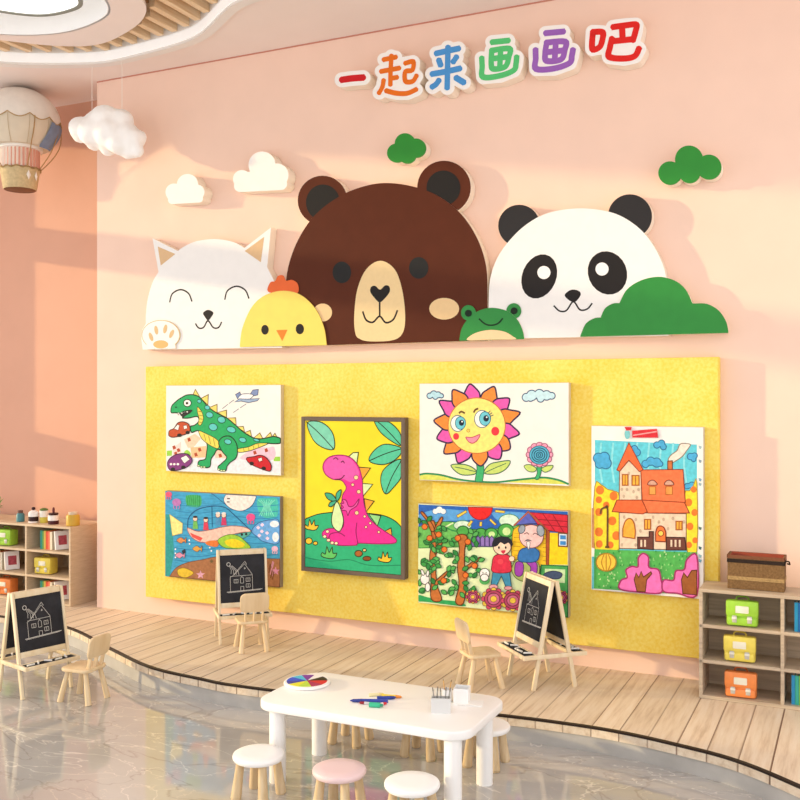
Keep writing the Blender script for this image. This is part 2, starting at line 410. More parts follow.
# ------------------------------------------------------------------ light
w = bpy.data.worlds.new('world'); bpy.context.scene.world = w; w.use_nodes = True
bg = w.node_tree.nodes['Background']; bg.inputs[0].default_value = (1, .985, .98, 1); bg.inputs[1].default_value = 1.5
sd = bpy.data.lights.new('sun', 'SUN'); sd.energy = 3.0; sd.angle = math.radians(1.3); sd.color = (1, .77, .42)
so = bpy.data.objects.new('sun', sd); C.objects.link(so); so.location = (-14, 6, 8)
so.rotation_euler = Vector((.38, .13, -.063)).to_track_quat('-Z', 'Y').to_euler()
vs = bpy.context.scene.view_settings; vs.view_transform = 'Standard'; vs.look = 'None'; vs.exposure = 0; vs.gamma = 1; vs.use_curve_mapping = False
# ------------------------------------------------------------------ yellow felt board
PY = WY-.13
X0, X1 = -7.333, -1.08; Z0, Z1 = .412, 3.037
ym = M('f8e274', .9, .1, 2.6, .1, hex2='f1cb4a', detail=12, bump=.3); ns, L = nodes(ym); b = ns['Principled BSDF']
src = b.inputs['Base Color'].links[0].from_socket; tc = ns.new('ShaderNodeTexCoord')
n2 = ns.new('ShaderNodeTexNoise'); n2.inputs['Scale'].default_value = 34; n2.inputs['Detail'].default_value = 8; L(tc.outputs['Object'], n2.inputs['Vector'])
r2 = ns.new('ShaderNodeValToRGB'); r2.color_ramp.elements[0].position = .35; r2.color_ramp.elements[0].color = lin('efcb4a'); r2.color_ramp.elements[1].position = .62; r2.color_ramp.elements[1].color = lin('fcec90')
L(n2.outputs['Fac'], r2.inputs[0]); mx = ns.new('ShaderNodeMix'); mx.data_type = 'RGBA'; mx.inputs['Factor'].default_value = .35; L(src, mx.inputs['A']); L(r2.outputs[0], mx.inputs['B']); L(mx.outputs['Result'], b.inputs['Base Color'])
mb = MB(); mb.box((X0, PY, Z0), (X1, WY-.003, Z1), bev=.008)
tag(mb.build('picture_board', ym, smooth=False), 'large mottled yellow felt board on the wall holding six drawings', 'board')
# ------------------------------------------------------------------ animal cut-outs
BK = '211d1d'
def cutout(name, label, cat_, Yf, outline, face, at, side=SIDE, Yb=WY-.003):
    c = onY(*at, WY); t = thing(name, label, cat_, (c.x, WY, c.z))
    plate('mounting_board', outline, Yf, Yb, [face, side], t)
    return t
def tr(o, s, pts): return [(o[0]+x*s, o[1]+y*s) for x, y in pts]
A3, S3 = (130, 140), .375
A4, S4 = (430, 140), .3875
# cat ---------------------------------------------------
YF = WY-.12
catface = cat([(36, 400), (44, 440), (55, 392), (80, 340), (120, 298), (170, 272), (225, 264), (275, 272), (330, 300), (368, 340), (395, 400), (405, 470)], 6, False)
cat_out = [(34, 559)]+[(30, 530), (33, 505), (42, 490)]+[p for p in cat([(42, 470), (47, 425), (60, 380), (76, 352)], 5, False)]+[(60, 262), (128, 296)]+[p for p in cat([(128, 294), (170, 272), (225, 264), (275, 272), (305, 288)], 5, False)][1:]+[(376, 233), (366, 336)]+[p for p in cat([(366, 340), (390, 390), (401, 440), (405, 500)], 5, False)]+[(405, 554)]
t = cutout('cat_cutout', 'white smiling cat cut-out at the left end of the animal row', 'wall decoration', YF, tr(A3, S3, cat_out), WHITE, (205, 350))
d = Draw(*A3, S3, YF, var=.02)
d.el('ear_lining', t, 'tan left inner ear'); d.fill([(74, 284), (121, 304), (82, 335)], 'dcb98e')
d.el('ear_lining', t, 'tan right inner ear'); d.fill([(306, 296), (358, 258), (349, 326)], 'dcb98e')
d.el('eye', t); d.line([(106, 432), (113, 410), (135, 399), (156, 409), (165, 430)], BK, 4)
d.el('eye', t); d.line([(253, 425), (260, 402), (284, 390), (307, 400), (317, 422)], BK, 4)
d.el('nose', t); d.curve([(195, 461), (208, 453), (222, 460), (217, 472), (208, 481), (200, 472)], BK)
d.el('mouth', t); d.line([(175, 490), (183, 501), (196, 500), (208, 482), (222, 500), (236, 500), (244, 486)], BK, 4)
d.flush()
plate('paw', tr(A3, S3, [(46, 558)]+ell(82, 520, 51, 40, 0, 30, 140, 400)+[(122, 556)]), YF-.012, YF, [WHITE, M('e2c48c', .6, .02)], t, 'white paw with tan pads')
d = Draw(*A3, S3, YF-.012, var=.02); d.el('paw_pad', t)
d.stroke(ell(82, 520, 50, 39, 0, 36, 140, 400), 'd6b478', 1.6)
for x, y, r in ((56, 525, -20), (70, 507, -10), (94, 504, 12), (111, 517, 24)): d.ell(x, y, 5, 12, 'd9b98a', rot=r)
d.ell(82, 545, 20, 11, 'e9b877'); d.flush()
# bear --------------------------------------------------
YF = WY-.122; BRN = M('572a19', .5, .05, 6, .12)
bear_body = cat([(284.5, 300), (288, 268), (298, 240), (315, 215), (340, 196), (365, 186), (388, 183), (415, 187), (440, 197), (462, 215), (478, 240), (486.5, 268), (487.6, 300)], 6, False)
t = cutout('bear_cutout', 'big brown bear cut-out with heart nose in the middle of the animal row', 'wall decoration', YF, [(284.5, 346.5)]+bear_body+[(487.6, 340.5)], BRN, (388, 345), M('f3e6d4', .6, .02))
for cx, cy, r, lb in ((322.5, 200.5, 24.8, 'left brown ear'), (444, 187.5, 26.8, 'right brown ear')):
    plate('ear', ell(cx, cy, r, None, 0, 40), YF+.004, WY-.003, [BRN, SIDE], t, lb)
d = Draw(0, 0, 1, YF+.004, var=.02)
# inner ears stop at the head outline
def clip_out(pts, poly): return [p for p in pts if not inside(p, poly)]
hb = [(283, 346.5)]+bear_body+[(490.5, 340.5)]
d.el('ear_lining', t, 'black left inner ear'); d.fill(ell(323, 202.5, 17, 18, 0, 40), '1d1b1b')
d.el('ear_lining', t, 'black right inner ear'); d.fill(ell(443.5, 188, 17, 17.5, 0, 40), '1d1b1b')
d.flush()
d = Draw(*A3, S3, YF, var=.02)
d.el('eye', t); d.ell(565, 353, 25, 29, '232323')
d.el('eye', t); d.ell(770, 341, 26, 29, '232323')
d.el('cheek', t); d.ell(514, 460, 25, 24, 'e8c795')
d.el('cheek', t); d.ell(838, 450, 40, 29, 'e8c795')
d.el('muzzle', t, 'tan oval muzzle'); d.curve([(601, 515), (598, 470), (606, 400), (630, 345), (668, 322), (706, 345), (726, 400), (734, 470), (727, 515), (700, 534), (640, 537), (612, 530)], 'ecd09c')
d.el('nose', t, 'black heart nose'); d.curve([(641, 405), (643, 392), (654, 389), (667, 399), (680, 388), (691, 390), (693, 404), (681, 421), (666, 433), (652, 421)], BK)
d.el('mouth', t); d.stroke([(666, 430), (666, 470)], BK, 5); d.line([(621, 458), (630, 480), (648, 486), (666, 470), (682, 487), (702, 479), (713, 455)], BK, 5)
d.flush()
# panda -------------------------------------------------
YF = WY-.122
ph = cat([(151, 450), (152, 400), (156, 355), (172, 308), (201, 264), (246, 220), (300, 190), (370, 177), (435, 180), (490, 195), (540, 228), (575, 270), (600, 320), (612, 365)], 6, False)
t = cutout('panda_cutout', 'black and white panda cut-out at the right of the animal row', 'wall decoration', YF, tr(A4, S4, [(151, 513)]+ph+[(616, 505)]), WHITE, (575, 338))
for cx, cy, r, lb in ((230, 221, 54, 'left black ear'), (516, 197, 57, 'right black ear')):
    plate('ear', tr(A4, S4, ell(cx, cy, r, None, 0, 40)), YF+.004, WY-.003, [M('211d1d', .4, .02), SIDE], t, lb)
d = Draw(*A4, S4, YF, var=.02)
d.el('eye_patch', t); d.ell(282, 352, 44, 59, BK, rot=22)
d.el('eye_patch', t); d.ell(458, 343, 50, 57, BK, rot=-22)
d.el('eye', t); d.ell(294, 342, 17, 17, 'f4f3f1')
d.el('eye', t); d.ell(444, 333, 17, 17, 'f4f3f1')
d.el('nose', t); d.curve([(348, 403), (357, 390), (371, 386), (386, 391), (388, 402), (371, 419)], BK)
d.el('mouth', t); d.line([(320, 428), (334, 441), (352, 440), (370, 417), (387, 438), (406, 436), (418, 422)], BK, 4)
d.flush()
# chick, frog, bush in front ------------------------------
YF = WY-.136
t = cutout('chick_cutout', 'small yellow chick cut-out between the white cat and the brown bear', 'wall decoration', YF,
           tr(A3, S3, [(293, 552)]+cat([(293, 545), (300, 500), (325, 445), (360, 414), (408, 402), (455, 413), (494, 450), (517, 500), (524, 545)], 6, False)+[(524, 547)]), M('f2d968', .45, .03), (283, 346), M('d8b24a', .6, .02), WY-.126)
plate('comb', tr(A3, S3, cat([(368, 404), (374, 380), (387, 376), (394, 363), (408, 361), (416, 375), (432, 373), (447, 384), (446, 408), (408, 412)], 5)), YF+.004, WY-.126, [M('e5672e', .5, .03)], t, 'orange red comb')
d = Draw(*A3, S3, YF, var=.02)
d.el('eye', t); d.ell(360, 506, 10, 13, BK)
d.el('eye', t); d.ell(453, 504, 11, 14, BK)
d.el('beak', t, 'orange beak'); d.fill([(390, 507), (420, 506), (406, 536)], 'ec8331'); d.flush()
GRN = M('2b8a3c', .4, .03); 
t = cutout('frog_cutout', 'little green frog cut-out between the brown bear and the panda', 'wall decoration', YF,
           tr(A4, S4, [(76, 518)]+cat([(76, 512), (82, 486), (98, 462), (125, 441), (160, 433), (198, 441), (224, 462), (238, 488), (243, 510)], 6, False)+[(243, 514)]), GRN, (491, 340), M('e9dcc4', .6, .02), WY-.126)
for cx, cy, lb in ((99, 446, 'left bulging eye'), (216, 441, 'right bulging eye')):
    plate('eye_bump', tr(A4, S4, ell(cx, cy, 19, 20, 0, 30)), YF+.003, WY-.126, [GRN, GRN], t, lb)
d = Draw(*A4, S4, YF-.001, var=.02)
d.el('pupil', t); d.ell(99, 447, 9, 9, '16281a')
d.el('pupil', t); d.ell(217, 441, 9, 9, '16281a')
d.el('mouth', t); d.line([(127, 462), (143, 475), (160, 478), (176, 473), (187, 461)], '17351f', 4)
d.el('belly', t, 'tan belly'); d.curve([(98, 517), (106, 504), (130, 494), (160, 490), (193, 495), (214, 507), (219, 514), (160, 515)], 'efcfa2'); d.flush()
YF = WY-.142
t = cutout('bush_cutout', 'rounded green bush cut-out in front of the panda', 'wall decoration', YF,
           tr(A4, S4, [(388, 508)]+cat([(388, 505), (402, 474), (424, 460), (441, 458)], 5, False)+cat([(441, 456), (452, 434), (472, 422), (489, 421)], 5, False)+cat([(490, 418), (509, 385), (545, 362), (590, 353), (632, 363), (660, 386), (677, 421)], 6, False)+cat([(680, 422), (715, 423), (745, 440), (764, 468), (770, 494)], 5, False)+[(770, 498)]), M('2b8a36', .4, .04), (655, 336), M('f0e6c8', .6, .02), WY-.126)
plate('mount_block', tr(A4, S4, [(622, 502), (620, 366), (640, 371), (662, 392), (677, 424), (715, 426), (743, 442), (761, 470), (766, 496)]), WY-.126, WY-.003, [M('f0e6c8', .6, .02)], t, 'cream block behind the bush')
# ------------------------------------------------------------------ clouds on the wall
def wall_cloud(name, label, circles, segs, face, side, at, grow=0, Yf=WY-.15, face2=None, group=None):
    c = onY(*at, WY); t = thing(name, label, 'wall decoration', (c.x, WY, c.z), 0, group)
    o = union_contour(circles, segs, grow, .45)
    plate('mounting_board', o, Yf, WY-.003, [face, side], t)
    if face2:
        o = union_contour(circles, segs, grow-.0, .45); plate('face', o, Yf-.02, Yf, [face2], t, 'green front face')
    return t
CW = M('f6f2ee', .55, .015); CREAM = M('f5ead8', .55, .02)
wall_cloud('cloud_cutout', 'small cream white cloud on the wall above the cat', [(174, 192, 8.5), (187.5, 184.5, 10.6), (197, 192, 7.5)], [(172, 200, 199, 198.5, 4), (172, 194, 198, 193, 6)], CW, CREAM, (187, 195))
wall_cloud('cloud_cutout', 'larger pale white cloud on the wall left of the bear ear', [(242, 179, 9), (262, 165, 13.5), (277, 175, 11.5)], [(240, 186, 281, 184, 6), (245, 180, 278, 178, 8)], CW, CREAM, (262, 180))
GF = M('2a8c2f', .4, .04)
wall_cloud('cloud_cutout', 'small green cloud on the wall above the bear', [(396.5, 153, 9.5), (405, 143.5, 10.3), (416, 148, 9.6), (407, 154.5, 9)], [], CREAM, CREAM, (405, 149), 0, WY-.135, GF)
wall_cloud('cloud_cutout', 'larger green cloud on the wall above and right of the panda', [(670, 173, 11.7), (689, 159.5, 14), (709, 167, 12.4), (689.5, 172.5, 10.6)], [], CREAM, CREAM, (690, 167), 0, WY-.135, GF)
# ------------------------------------------------------------------ lettering
SG, S7, S8 = (330, 40), .2, .225
def character(label, o, s, strokes, col, wd, at, merge=4.2):
    c = onY(*at, WY); t = thing('sign_character', label, 'sign', (c.x, WY, c.z), 0, 'characters of the wall sign')
    segs = []
    for q in strokes:
        p = tr(o, s, q)
        for a, b_ in zip(p, p[1:]): segs.append((*a, *b_, wd/2))
    Yf = WY-.145
    plate('letter_block', union_contour([], segs, merge, .6), Yf, WY-.003, [M('f8f5f1', .5, .01), M('f7ead9', .55, .02)], t)
    d = Draw(*o, s, Yf, var=.03)
    d.el('letter_strokes', t)
    for q in strokes:
        p = cat(q, 5, False) if len(q) > 2 else q
        d.stroke(p, col, wd/s)
        for e_ in (q[0], q[-1]): d.ell(e_[0], e_[1], wd/s*.48, None, col, n=14)
        for e_ in q[1:-1]: d.ell(e_[0], e_[1], wd/s*.48, None, col, n=12)
    d.flush()
    return t
character('white block with one red horizontal stroke, leftmost character of the wall sign', SG, S7, [[(60, 199), (110, 192), (165, 188)]], 'cf2027', 6.6, (352, 79))
character('white block with the orange character, second from the left in the sign', SG, S7,
          [[(270, 98), (328, 86)], [(307, 80), (304, 140)], [(257, 157), (345, 141)], [(303, 150), (302, 222)], [(305, 192), (334, 187)], [(268, 203), (262, 235), (246, 264)], [(282, 254), (330, 266), (385, 267), (430, 248)],
           [(378, 116), (416, 109), (412, 150), (378, 158), (374, 195), (385, 210), (415, 206), (432, 180)]], 'e8731f', 5.0, (400, 77))
character('white block with the blue character in the wall sign', SG, S7, [[(533, 67), (590, 54), (642, 43)], [(545, 102), (553, 124)], [(632, 86), (617, 108)], [(512, 170), (580, 158), (648, 143)], [(590, 38), (588, 140), (586, 238)], [(544, 203), (530, 222), (512, 234)], [(632, 190), (668, 212)]], '4c96d6', 6.0, (450, 68))
hua = [[(55, 143), (125, 136)], [(52, 180), (130, 172), (128, 210), (112, 252), (60, 262), (50, 240), (52, 185)], [(92, 178), (88, 255)], [(52, 217), (124, 208)]]
character('white block with the green character in the wall sign', (480, 10), S8, hua+[[(8, 215), (10, 250), (14, 298), (90, 292), (150, 268), (160, 240), (163, 210)]], '57c878', 5.8, (500, 65))
hua2 = [(293, 103), (370, 96)]
character('white block with the purple character in the wall sign', (480, 10), S8, [hua2, [(296, 145), (378, 141), (376, 180), (360, 220), (296, 226), (290, 190), (296, 150)], [(337, 145), (332, 222)], [(294, 188), (372, 180)], [(247, 178), (248, 215), (250, 262), (330, 260), (398, 236), (408, 205), (413, 178)]], '9a63bb', 6.0, (555, 50))
character('white block with the red square-mouthed character, rightmost in the sign', (480, 10), S8, [[(502, 98), (499, 172), (530, 166), (542, 140), (545, 100), (502, 98)], [(592, 76), (650, 68), (694, 66), (690, 100), (680, 134)], [(600, 138), (680, 130)], [(632, 88), (634, 130)], [(586, 128), (578, 165), (574, 208), (640, 216), (688, 205), (706, 172)]], 'df2621', 6.2, (617, 42))
# ------------------------------------------------------------------ the six pictures
CANV = M('f3efe9', .7, .02)
def canvas(name, label, o, s, cor, t_, mat, side):
    """stretched canvas: cor = crop corners TL, TR, BR, BL of the front face"""
    Yf = PY-t_
    q = [onY(o[0]+x*s, o[1]+y*s, Yf) for x, y in cor]
    xa, xb = (q[0].x+q[3].x)/2, (q[1].x+q[2].x)/2; za, zb = (q[2].z+q[3].z)/2, (q[0].z+q[1].z)/2
    t = thing(name, label, 'picture', ((xa+xb)/2, PY, za))
    mb = MB(); mb.box((xa, Yf, za), (xb, PY-.002, zb), 1, .004)
    mb.mi = [1]*len(mb.f)
    n = len(mb.v); mb.add([(xa+.004, Yf-.0008, za+.004), (xb-.004, Yf-.0008, za+.004), (xb-.004, Yf-.0008, zb-.004), (xa+.004, Yf-.0008, zb-.004)], [(0, 1, 2, 3)], 0)
    mb.build('canvas', [mat, side], t, smooth=False)
    d = Draw(*o, s, Yf); d.lwk = 1.35; d.clip = (xa+.006, xb-.006, za+.006, zb-.006)
    return t, d, (xa, xb, za, zb, Yf)
# 1 green dinosaur
OL = '15281d'
t, d, _ = canvas('canvas_picture', 'white canvas of a green dinosaur holding a car, top left on the yellow board', (160, 378), .1625, [(35, 42), (745, 45), (745, 598), (38, 575)], .06, CANV, M('d8c7a6', .7, .03))
d.el('ground_drawing', t)
d.fill([(42, 482), (380, 478), (740, 508), (740, 588), (42, 566)], 'ece9ee')
d.fill([(42, 448), (75, 445), (73, 478), (42, 480)], '9ad24a'); d.fill([(697, 484), (740, 484), (740, 512), (700, 512)], '9ad24a'); d.curve([(150, 455), (168, 442), (188, 460), (185, 478), (155, 478)], '9ad24a')
d.curve([(500, 500), (540, 455), (610, 430), (660, 428), (705, 428), (690, 506)], 'f2c5d6')
d.fill([(148, 378), (215, 342), (252, 372), (205, 428), (172, 430)], 'f6cdb0'); d.fill([(78, 430), (130, 392), (130, 478), (80, 480)], 'f7d8d0'); d.fill([(188, 428), (285, 418), (288, 488), (195, 492)], 'f2c193'); d.fill([(340, 440), (412, 432), (410, 495), (340, 492)], 'f4cdb4')
for x, y in ((180, 380), (245, 442), (222, 472), (372, 478), (88, 428), (115, 445), (98, 466), (585, 460), (655, 445)): d.fill([(x-12, y-8), (x+4, y-14), (x+12, y+6), (x-6, y+13)], 'b04a2c')
d.el('airplane_drawing', t)
d.stroke([(385, 188), (418, 162)], '6a6f80', 3); d.stroke([(425, 157), (455, 135)], '6a6f80', 3); d.stroke([(452, 212), (485, 190)], '6a6f80', 3); d.stroke([(495, 183), (530, 160)], '6a6f80', 3)
d.fill([(465, 102), (492, 86), (500, 112), (478, 128)], '7f92bd', '3c4763', 3); d.fill([(556, 100), (572, 74), (606, 70), (602, 104), (570, 112)], '7f92bd', '3c4763', 3)
d.curve([(480, 128), (505, 100), (555, 98), (575, 108), (545, 134), (510, 136)], 'f4f4f6', '3c4763', 3)
d.fill([(460, 148), (490, 128), (545, 130), (612, 126), (600, 140), (545, 152), (500, 142)], '9db4d2', '3c4763', 3)
d.el('dinosaur_drawing', t)
for q in ([(203, 106), (218, 70), (243, 112)], [(253, 126), (298, 102), (295, 166)], [(303, 182), (352, 162), (352, 217)], [(355, 212), (410, 198), (410, 247)], [(415, 247), (466, 245), (469, 290)], [(475, 300), (513, 298), (522, 332)], [(522, 336), (556, 322), (564, 360)], [(576, 370), (615, 338), (634, 374)], [(645, 370), (680, 335), (692, 364)], [(690, 364), (708, 340), (724, 370)]):
    d.fill(q, 'ead873', '6b5a24', 4)
body = [(68, 200), (75, 170), (105, 140), (135, 120), (165, 105), (205, 103), (240, 115), (265, 140), (300, 180), (350, 215), (410, 245), (460, 285), (505, 325), (550, 355), (600, 375), (660, 368), (700, 360), (741, 372), (741, 400), (700, 404), (640, 402), (590, 425), (540, 442), (478, 438), (440, 470), (360, 440), (335, 470), (315, 500), (308, 545), (270, 551), (236, 535), (242, 510), (278, 500), (286, 470), (290, 405), (258, 370), (240, 328), (225, 325), (197, 335), (188, 315), (190, 297), (215, 290), (240, 265), (235, 240), (215, 238), (180, 246), (140, 246), (150, 235), (195, 200), (150, 205), (128, 216), (95, 214), (72, 214)]
d.curve(body, '22a862', OL, 5)
d.curve([(240, 325), (290, 345), (340, 370), (362, 395), (360, 432), (328, 425), (288, 400), (256, 370)], 'ead95e', OL, 3)
for a, b_ in (((272, 345), (282, 385)), ((300, 355), (312, 405)), ((328, 368), (340, 420))): d.stroke([a, b_], '8a7a30', 3)
d.curve([(232, 178), (256, 205), (268, 248), (252, 290), (236, 282), (241, 248), (232, 212)], 'ead95e', OL, 3)
for y in (205, 228, 250, 270): d.stroke([(238, y), (262, y+4)], '8a7a30', 3)
d.curve([(478, 437), (545, 424), (600, 402), (665, 402), (640, 416), (600, 432), (545, 450), (488, 457)], 'ead95e', OL, 3)
for x, y in ((515, 432), (545, 426), (575, 417), (605, 408)): d.stroke([(x, y), (x+4, y+20)], '8a7a30', 3)
d.curve([(362, 400), (385, 365), (430, 358), (465, 390), (478, 438), (470, 490), (432, 520), (413, 545), (404, 571), (365, 567), (358, 546), (380, 526), (412, 490), (384, 452)], '22a862', OL, 5)
for x, y, a, b_ in ((243, 143, 13, 11), (292, 182, 16, 13), (306, 227, 22, 18), (380, 257, 24, 20), (328, 302, 26, 22), (440, 318, 28, 18), (419, 392, 22, 16), (510, 381, 22, 15), (595, 382, 20, 8)): d.ell(x, y, a, b_, '5cc8c4', OL, 3, 15)
d.curve([(125, 220), (160, 208), (200, 196), (190, 214), (160, 232), (140, 240)], '2a2a2a'); 
for q in ([(108, 213), (122, 213), (114, 228)], [(128, 214), (142, 209), (138, 224)], [(160, 207), (175, 202), (172, 216)]): d.fill(q, 'f6f4ec', OL, 2)
for fx, fy in ((238, 540), (256, 548), (274, 548), (362, 562), (380, 570), (396, 570)): d.ell(fx, fy, 8, 6, 'cfe6b0', OL, 2, n=10)
d.ell(170, 154, 23, 22, 'f8f6f0', OL, 4); d.ell(168, 155, 8, 8, '2a1a14'); d.ell(100, 180, 7, 5, '0f5a34')
d.el('car_drawing', t, 'orange red car in the dinosaur drawing')
d.curve([(55, 340), (62, 322), (88, 310), (112, 276), (150, 270), (180, 288), (186, 325), (160, 345), (90, 364), (60, 358)], 'c2502c', '3a1c14', 4)
d.fill([(88, 312), (110, 285), (122, 292), (114, 322)], 'f2ece6', '3a1c14', 2); d.fill([(146, 294), (166, 290), (170, 310), (150, 316)], 'f2ece6', '3a1c14', 2)
d.ell(122, 352, 15, 11, '241c1c'); d.ell(172, 335, 13, 11, '241c1c')
d.el('car_drawing', t, 'purple bus in the dinosaur drawing')
d.curve([(48, 522), (68, 490), (112, 468), (170, 468), (200, 506), (172, 545), (92, 571), (58, 560)], '84397f', '2f1630', 4)
d.fill([(128, 492), (162, 475), (186, 500), (152, 526)], 'f2ece6', '2f1630', 2)
for x in (70, 90, 112): d.ell(x, 530, 8, 7, 'f2ece6')
d.ell(82, 561, 14, 11, '241c1c'); d.ell(146, 549, 14, 11, '241c1c')
d.el('car_drawing', t, 'red car in the dinosaur drawing')
d.curve([(535, 492), (578, 484), (618, 475), (655, 490), (686, 535), (680, 572), (640, 564), (580, 540), (545, 518)], 'c81f2c', '3a1014', 4)
d.fill([(605, 496), (628, 488), (632, 508), (612, 516)], 'f0e2dc', '3a1014', 2); d.ell(566, 526, 14, 12, '241c1c'); d.ell(640, 556, 14, 12, '241c1c')
d.flush()
# 2 underwater drawing
t, d, _ = canvas('canvas_picture', 'blue underwater crayon drawing of people riding a whale boat, lower left on the yellow board', (160, 485), .1625, [(30, 38), (740, 68), (740, 630), (32, 565)], .06, M('41a0cc', .65, .18, 14, .2, (1, 1, 3)), M('8f8170', .7, .05))
d.var = .16
d.el('water_drawing', t)
d.fill([(34, 180), (60, 182), (80, 300), (86, 420), (60, 560), (34, 560)], '2f9a98')
d.curve([(600, 90), (660, 82), (722, 88), (722, 190), (660, 205), (610, 170)], '48bfae'); d.curve([(160, 70), (205, 60), (252, 72), (250, 130), (200, 135), (165, 120)], '45b06a')
for k in range(10):
    y = 120+k*38; d.line([(90, y), (240, y+10+6*math.sin(k)), (420, y-6), (600, y+12), (728, y+2)], '2a7fb4', 3)
for k in range(7): d.line([(165+k*13, 130), (170+k*12, 95), (162+k*14, 64)], '2f9a50', 4)
for k in range(7): d.line([(610+k*15, 190), (640+k*6, 130), (605+k*17, 92)], '7fdcc4', 4)
d.el('seabed_drawing', t, 'brown seabed with shell and starfish')
d.fill(cat([(60, 562), (100, 510), (170, 477), (260, 460), (350, 442), (500, 440), (650, 452), (738, 455)], 5, False)+[(738, 640), (560, 640)], 'a56f4a', '6b452c', 3)
d.curve([(110, 522), (150, 510), (208, 540), (160, 570), (116, 556)], 'dfbc38', '8a6a20', 3)
def star(cx, cy, r, r2, n=5, a0=-90): return [(cx+(r if i % 2 == 0 else r2)*math.cos(math.radians(a0+180*i/n)), cy+(r if i % 2 == 0 else r2)*math.sin(math.radians(a0+180*i/n))) for i in range(2*n)]
d.fill(star(250, 552, 28, 12), 'd9a3ba'); d.fill(star(712, 530, 28, 12), 'd88fb0'); d.fill(star(318, 470, 18, 6, 7), '6b5a3a')
for i in range(9): x = 668+random.random()*60; d.line([(x, 500+i*10), (x+8, 470+i*8)], random.choice(['d090a8', 'e0c8d0', '7a4a30']), 6)
d.el('fish_drawing', t, 'white stingray at the top')
d.curve([(395, 100), (402, 66), (420, 58), (500, 60), (585, 66), (586, 90), (560, 132), (500, 160), (432, 142)], 'f0e4dd', '3a5a7a', 3); d.stroke([(415, 84), (430, 84)], '402a2a', 5); d.stroke([(413, 104), (428, 104)], '402a2a', 5)
d.line([(432, 142), (330, 60), (320, 58)], '2b5d88', 3)
d.el('fish_drawing', t, 'light blue fish with hearts at the right')
d.curve([(565, 282), (610, 232), (680, 215), (732, 222), (732, 355), (640, 348), (600, 320)], '6aa8e2', '2b4d88', 3)
for x, y in ((605, 262), (630, 245), (660, 295), (612, 310), (662, 328), (628, 285)): d.fill(star(x, y, 12, 9, 4), 'f2d4ec')
d.ell(705, 240, 28, 20, 'e8eef6'); d.ell(712, 320, 20, 30, 'e8eef6')
d.el('whale_boat_drawing', t)
d.line([(170, 262), (178, 200), (230, 152), (320, 130), (400, 138), (455, 182), (560, 280)], '1f5580', 4); d.line([(320, 130), (322, 260)], '1f5580', 3)
d.fill([(60, 180), (140, 236), (138, 296), (78, 312)], 'f0e38e', 'b09a40', 2)
d.curve([(170, 264), (230, 285), (300, 278), (400, 256), (470, 252), (530, 262), (560, 286), (500, 292), (420, 312), (350, 342), (300, 352), (240, 348), (192, 316)], 'e9c3b4', '9a5a50', 3)
d.fill([(184, 292), (265, 326), (250, 346), (200, 320)], 'e0544f'); d.curve([(280, 352), (330, 340), (362, 350), (350, 380), (300, 372)], 'e07838')
d.curve([(480, 302), (540, 290), (562, 288), (545, 310), (510, 328), (470, 320)], '55b0a4', '2b5d58', 2); d.ell(505, 305, 8, 8, '1d2a30'); d.ell(532, 302, 8, 8, '1d2a30')
d.curve([(358, 338), (420, 306), (480, 312), (530, 350), (556, 388), (470, 392), (390, 382)], '9ccb3e', '4a7a30', 3); d.curve([(400, 346), (460, 332), (522, 362), (500, 384), (430, 380)], 'e9d024')
for x, y, c_ in ((218, 208, '6fb85a'), (283, 215, 'd8405a'), (358, 185, '4a90c0'), (394, 186, 'c83a68')):
    d.el('person_drawing', t); d.fill([(x-11, y+10), (x+11, y+10), (x+18, y+62), (x-16, y+62)], c_); d.ell(x, y, 14, 15, 'f2cdb6', '3a2a2a', 2); d.ell(x, y-12, 14, 7, '2c2428' if x < 320 else 'e8e4e0')
for x, y, a, c_ in ((55, 57, 20, 'e0587a'), (104, 106, 27, 'b878b8'), (560, 198, 27, 'e0508c'), (708, 392, 20, 'e6b8d0')):
    d.el('jellyfish_drawing', t); d.ell(x, y, a, a*.85, c_)
    for k in (-1, 0, 1): d.line([(x+k*a*.5, y+a*.5), (x+k*a*.7, y+a*1.1), (x+k*a*.5, y+a*1.5)], c_, 5)
for x, y, c_ in ((130, 340, 'd88a50'), (228, 392, 'd8a048'), (122, 432, 'd890b0')): d.el('fish_drawing', t, 'small fish'); d.curve([(x-26, y), (x, y-18), (x+22, y-4), (x+32, y-18), (x+30, y+18), (x+20, y+6), (x, y+18)], c_, '5a4a4a', 2)
d.fill([(135, 405), (155, 392), (160, 415), (142, 425)], '2a3040')
for x, y in ((97, 395), (97, 420), (97, 445), (182, 340), (184, 362), (308, 385), (318, 405)): d.ell(x, y, 5, 5, 'f4f2ee', n=10)
d.flush()
# 3 framed pink dinosaur
t = None; O3, S3_ = (295, 410), .225
Yf = PY-.09
q = [onY(295+x*.225, 410+y*.225, Yf) for x, y in ((27, 30), (488, 33), (488, 752), (27, 718))]
xa, xb = (q[0].x+q[3].x)/2, (q[1].x+q[2].x)/2; za, zb = (q[2].z+q[3].z)/2, (q[0].z+q[1].z)/2
t = thing('framed_picture', 'dark framed picture of a pink dinosaur, left of centre on the yellow board', 'picture', ((xa+xb)/2, PY, za))
mb = MB(); fw_ = .042
for a, c in (((xa, Yf, za), (xa+fw_, PY-.002, zb)), ((xb-fw_, Yf, za), (xb, PY-.002, zb)), ((xa+fw_, Yf, za), (xb-fw_, PY-.002, za+fw_)), ((xa+fw_, Yf, zb-fw_), (xb-fw_, PY-.002, zb))): mb.box(a, c, 0, .004)
mb.build('picture_frame', M('6b5c50', .5, .06), t, smooth=False, label='dark brown frame')
